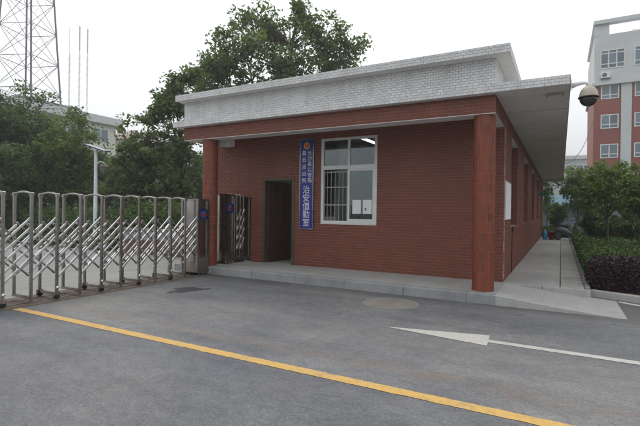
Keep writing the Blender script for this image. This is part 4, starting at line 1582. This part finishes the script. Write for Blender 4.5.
# overhead wire between the guard house roof and the red block
pa, pb_ = Vector((-0.2, 31.0, 4.6)), Vector((3.2, YF - 0.1, 12.8))
pts = []
for k in range(25):
    u = k / 24
    q = pa.lerp(pb_, u)
    q.z -= 1.6 * 4 * u * (1 - u)
    pts.append(tuple(q))
tag(MB().tube(pts, 0.025, 5).build('overhead_wire', M['black']), 'sagging black overhead wire between the guard house and the red block', 'wire')
wp = thing('wire_bracket', 'thin steel bracket carrying the overhead wire at the rear roof edge', 'bracket', (-0.2, 31.0, Z_EAVET))
MB().tube([(0, 0, 0), (0, 0, 0.87)], 0.03, 8).build('post', M['grey_metal'], wp)
MB().bar((-0.12, 0, 0.82), (0.12, 0, 0.82), 0.04).build('arm', M['grey_metal'], wp)

# ------------------------------------------------------------------ solar lamp, scooter, bins
LD = 16.6
lb = gnd(95, 249)
sl_ = thing('solar_lamp', 'pale street lamp with tilted solar panel and hanging lantern beyond the gate', 'street lamp', (lb.x, lb.y, 0))
s_ = (Vector((-lb.x, -lb.y, 0)).length) / 440.0
rgt = Vector((0.877, 0.48, 0))
lampw = plain('lamp_pole_white', (0.66, 0.70, 0.74), 0.45)
hz = 3.75
MB().lathe((0, 0, 0), [(0.16, 0), (0.16, 0.05), (0.09, 0.09), (0.085, 0.5), (0.075, 0.55), (0.06, hz - 0.1), (0.05, hz)], 16).build('pole', lampw, sl_)
pn = MB()
c_, u_ = Vector((0, 0, hz + 0.09)), rgt
ax = (u_ * 0.42 + Vector((0, 0, -0.14)))
ay = Vector((-0.48, 0.877, 0.1)) * 0.25
nn_ = ax.cross(ay).normalized() * 0.02
pv = [c_ + ax * a + ay * b + nn_ * d for d in (-1, 1) for a, b in ((-1, -1), (1, -1), (1, 1), (-1, 1))]
pn.add([tuple(v) for v in pv], [(3, 2, 1, 0), (4, 5, 6, 7), (0, 1, 5, 4), (1, 2, 6, 5), (2, 3, 7, 6), (3, 0, 4, 7)])
pno = pn.build('solar_panel', plain('solar_panel_blue', (0.03, 0.04, 0.07), 0.2), sl_)
MB().bar(tuple(c_ + ax + ay), tuple(c_ + ax - ay), 0.05).build('panel_edge', M['steel'], pno)
MB().bar(tuple(c_ - ax + ay), tuple(c_ - ax - ay), 0.05).build('panel_edge', M['steel'], pno)
e0 = Vector((0, 0, hz - 0.55))
e1 = rgt * 0.32 + Vector((0, 0, hz - 0.48))
MB().tube([tuple(e0), tuple(e0.lerp(e1, 0.5) + Vector((0, 0, 0.08))), tuple(e1)], 0.022, 8).build('arm', lampw, sl_)
MB().lathe(tuple(e1 - Vector((0, 0, 0.42))), [(0.06, 0.0), (0.13, 0.14), (0.15, 0.25), (0.19, 0.26), (0.12, 0.35), (0.03, 0.42)], 12).build('lantern', plain('lantern_grey', (0.13, 0.12, 0.11), 0.4), sl_)


def scooter(loc, rz, lean):
    t = thing('motor_scooter', 'dark motor scooter parked on its stand at the end of the side path', 'scooter', loc, rz)
    t.rotation_euler = (0, lean, rz)
    body = plain('scooter_paint', (0.10, 0.10, 0.115), 0.3)
    for y_ in (-0.62, 0.62):
        w = MB().lathe((0, y_, 0.25), [(0.18, -0.05), (0.235, -0.035), (0.25, 0.0), (0.235, 0.035), (0.18, 0.05)], 22, 'x').build('wheel', M['rubber'], t, True)
        MB().lathe((0, y_, 0.25), [(0.17, -0.056), (0.17, 0.056), (0.03, 0.06)], 16, 'x').build('rim', M['steel'], w)
    mb = MB()
    prof = [(0.0, -0.78, 0.62, 0.10), (0.0, -0.55, 0.60, 0.16), (0.0, -0.25, 0.50, 0.17), (0.0, 0.0, 0.34, 0.16), (0.0, 0.28, 0.32, 0.15), (0.0, 0.42, 0.42, 0.12)]
    mb.tube([(p[0], p[1], p[2]) for p in prof], [p[3] for p in prof], 12)
    mb.build('body', body, t, True)
    MB().tube([(0, 0.40, 0.36), (0, 0.47, 0.62), (0, 0.42, 0.95)], [0.17, 0.19, 0.11], 12).build('leg_shield', body, t, True)
    MB().tube([(0, -0.72, 0.76), (0, -0.45, 0.79), (0, -0.12, 0.74)], [0.09, 0.13, 0.10], 10).build('seat', M['black'], t, True)
    MB().tube([(0, 0.62, 0.25), (0, 0.5, 0.6), (0, 0.38, 1.02)], 0.035, 8).build('fork', M['steel'], t)
    hb = MB().tube([(-0.33, 0.30, 1.03), (-0.12, 0.36, 1.03), (0.12, 0.36, 1.03), (0.33, 0.30, 1.03)], 0.018, 8).build('handlebar', M['black'], t)
    for s in (-1, 1):
        m_ = MB()
        m_.tube([(0.22 * s, 0.34, 1.03), (0.28 * s, 0.34, 1.22)], 0.008, 6)
        m_.tube([(0.24 * s, 0.34, 1.26), (0.34 * s, 0.34, 1.26)], 0.045, 10)
        m_.build('mirror', M['steel'], hb)
    MB().lathe((0, 0.50, 0.92), [(0.07, 0.0), (0.09, 0.03), (0.06, 0.07)], 14, 'y').build('headlight', M['white'], t)
    MB().lathe((0, -0.86, 0.66), [(0.02, 0.0), (0.03, 0.02), (0.02, 0.04)], 12, 'y').build('tail_light', M['red_enamel'], t)
    MB().tube([(0.1, -0.1, 0.3), (0.22, -0.05, 0.01)], 0.015, 6).build('stand', M['steel'], t)
    return t


scooter((0.36, 26.6, 0.165), R(-52), R(6))

bj = thing('water_jug', 'bright blue plastic jug at the foot of the rear side wall', 'jug', (-0.72, 26.4, ZP))
MB().lathe((0, 0, 0), [(0.10, 0.0), (0.12, 0.03), (0.12, 0.16), (0.112, 0.18), (0.12, 0.20), (0.12, 0.34), (0.09, 0.41), (0.04, 0.44)], 20).build('body', plain('jug_blue', (0.03, 0.27, 0.50), 0.35), bj, True)
MB().lathe((0, 0, 0), [(0.04, 0.441), (0.042, 0.50), (0.03, 0.51)], 16).build('cap', M['white'], bj)
rbk = thing('bucket', 'red plastic bucket with lid beside the blue jug', 'bucket', (-0.42, 26.5, ZP))
MB().lathe((0, 0, 0), [(0.13, 0.0), (0.17, 0.36), (0.18, 0.36), (0.18, 0.385)], 22).build('body', plain('bucket_red', (0.36, 0.03, 0.03), 0.4), rbk, True)
MB().lathe((0, 0, 0), [(0.185, 0.386), (0.185, 0.41), (0.10, 0.43), (0.02, 0.435)], 22).build('lid', plain('lid_maroon', (0.16, 0.02, 0.04), 0.4), rbk, True)
MB().tube([(0.178, 0, 0.33), (0.2, -0.12, 0.2), (0, -0.2, 0.13), (-0.2, -0.12, 0.2), (-0.178, 0, 0.33)], 0.006, 6).build('handle', M['steel'], rbk)

# ------------------------------------------------------------------ thin haze of the overcast day
hzm = bpy.data.materials.new('haze_air')
hzm.use_nodes = True
hn = hzm.node_tree.nodes
hn.clear()
pv_ = hn.new('ShaderNodeVolumePrincipled')
pv_.inputs['Color'].default_value = (0.93, 0.95, 0.97, 1)
pv_.inputs['Density'].default_value = 0.0019
pv_.inputs['Anisotropy'].default_value = 0.2
ho_ = hn.new('ShaderNodeOutputMaterial')
hzm.node_tree.links.new(pv_.outputs[0], ho_.inputs['Volume'])
tag(MB().box(-720, 720, -420, 920, -1.2, 66).build('haze', hzm), kind='stuff')

gs = thing('green_sign', 'small green sign box projecting from the side wall near its rear end', 'sign', (XR, 24.0, 2.42))
MB().bbox(0.02, 0.30, -0.03, 0.03, 0.0, 0.14, 0.006).build('box', plain('sign_green', (0.02, 0.12, 0.06), 0.5), gs)
MB().box(0.003, 0.0195, -0.05, 0.05, -0.02, 0.16).build('bracket', M['steel'], gs)
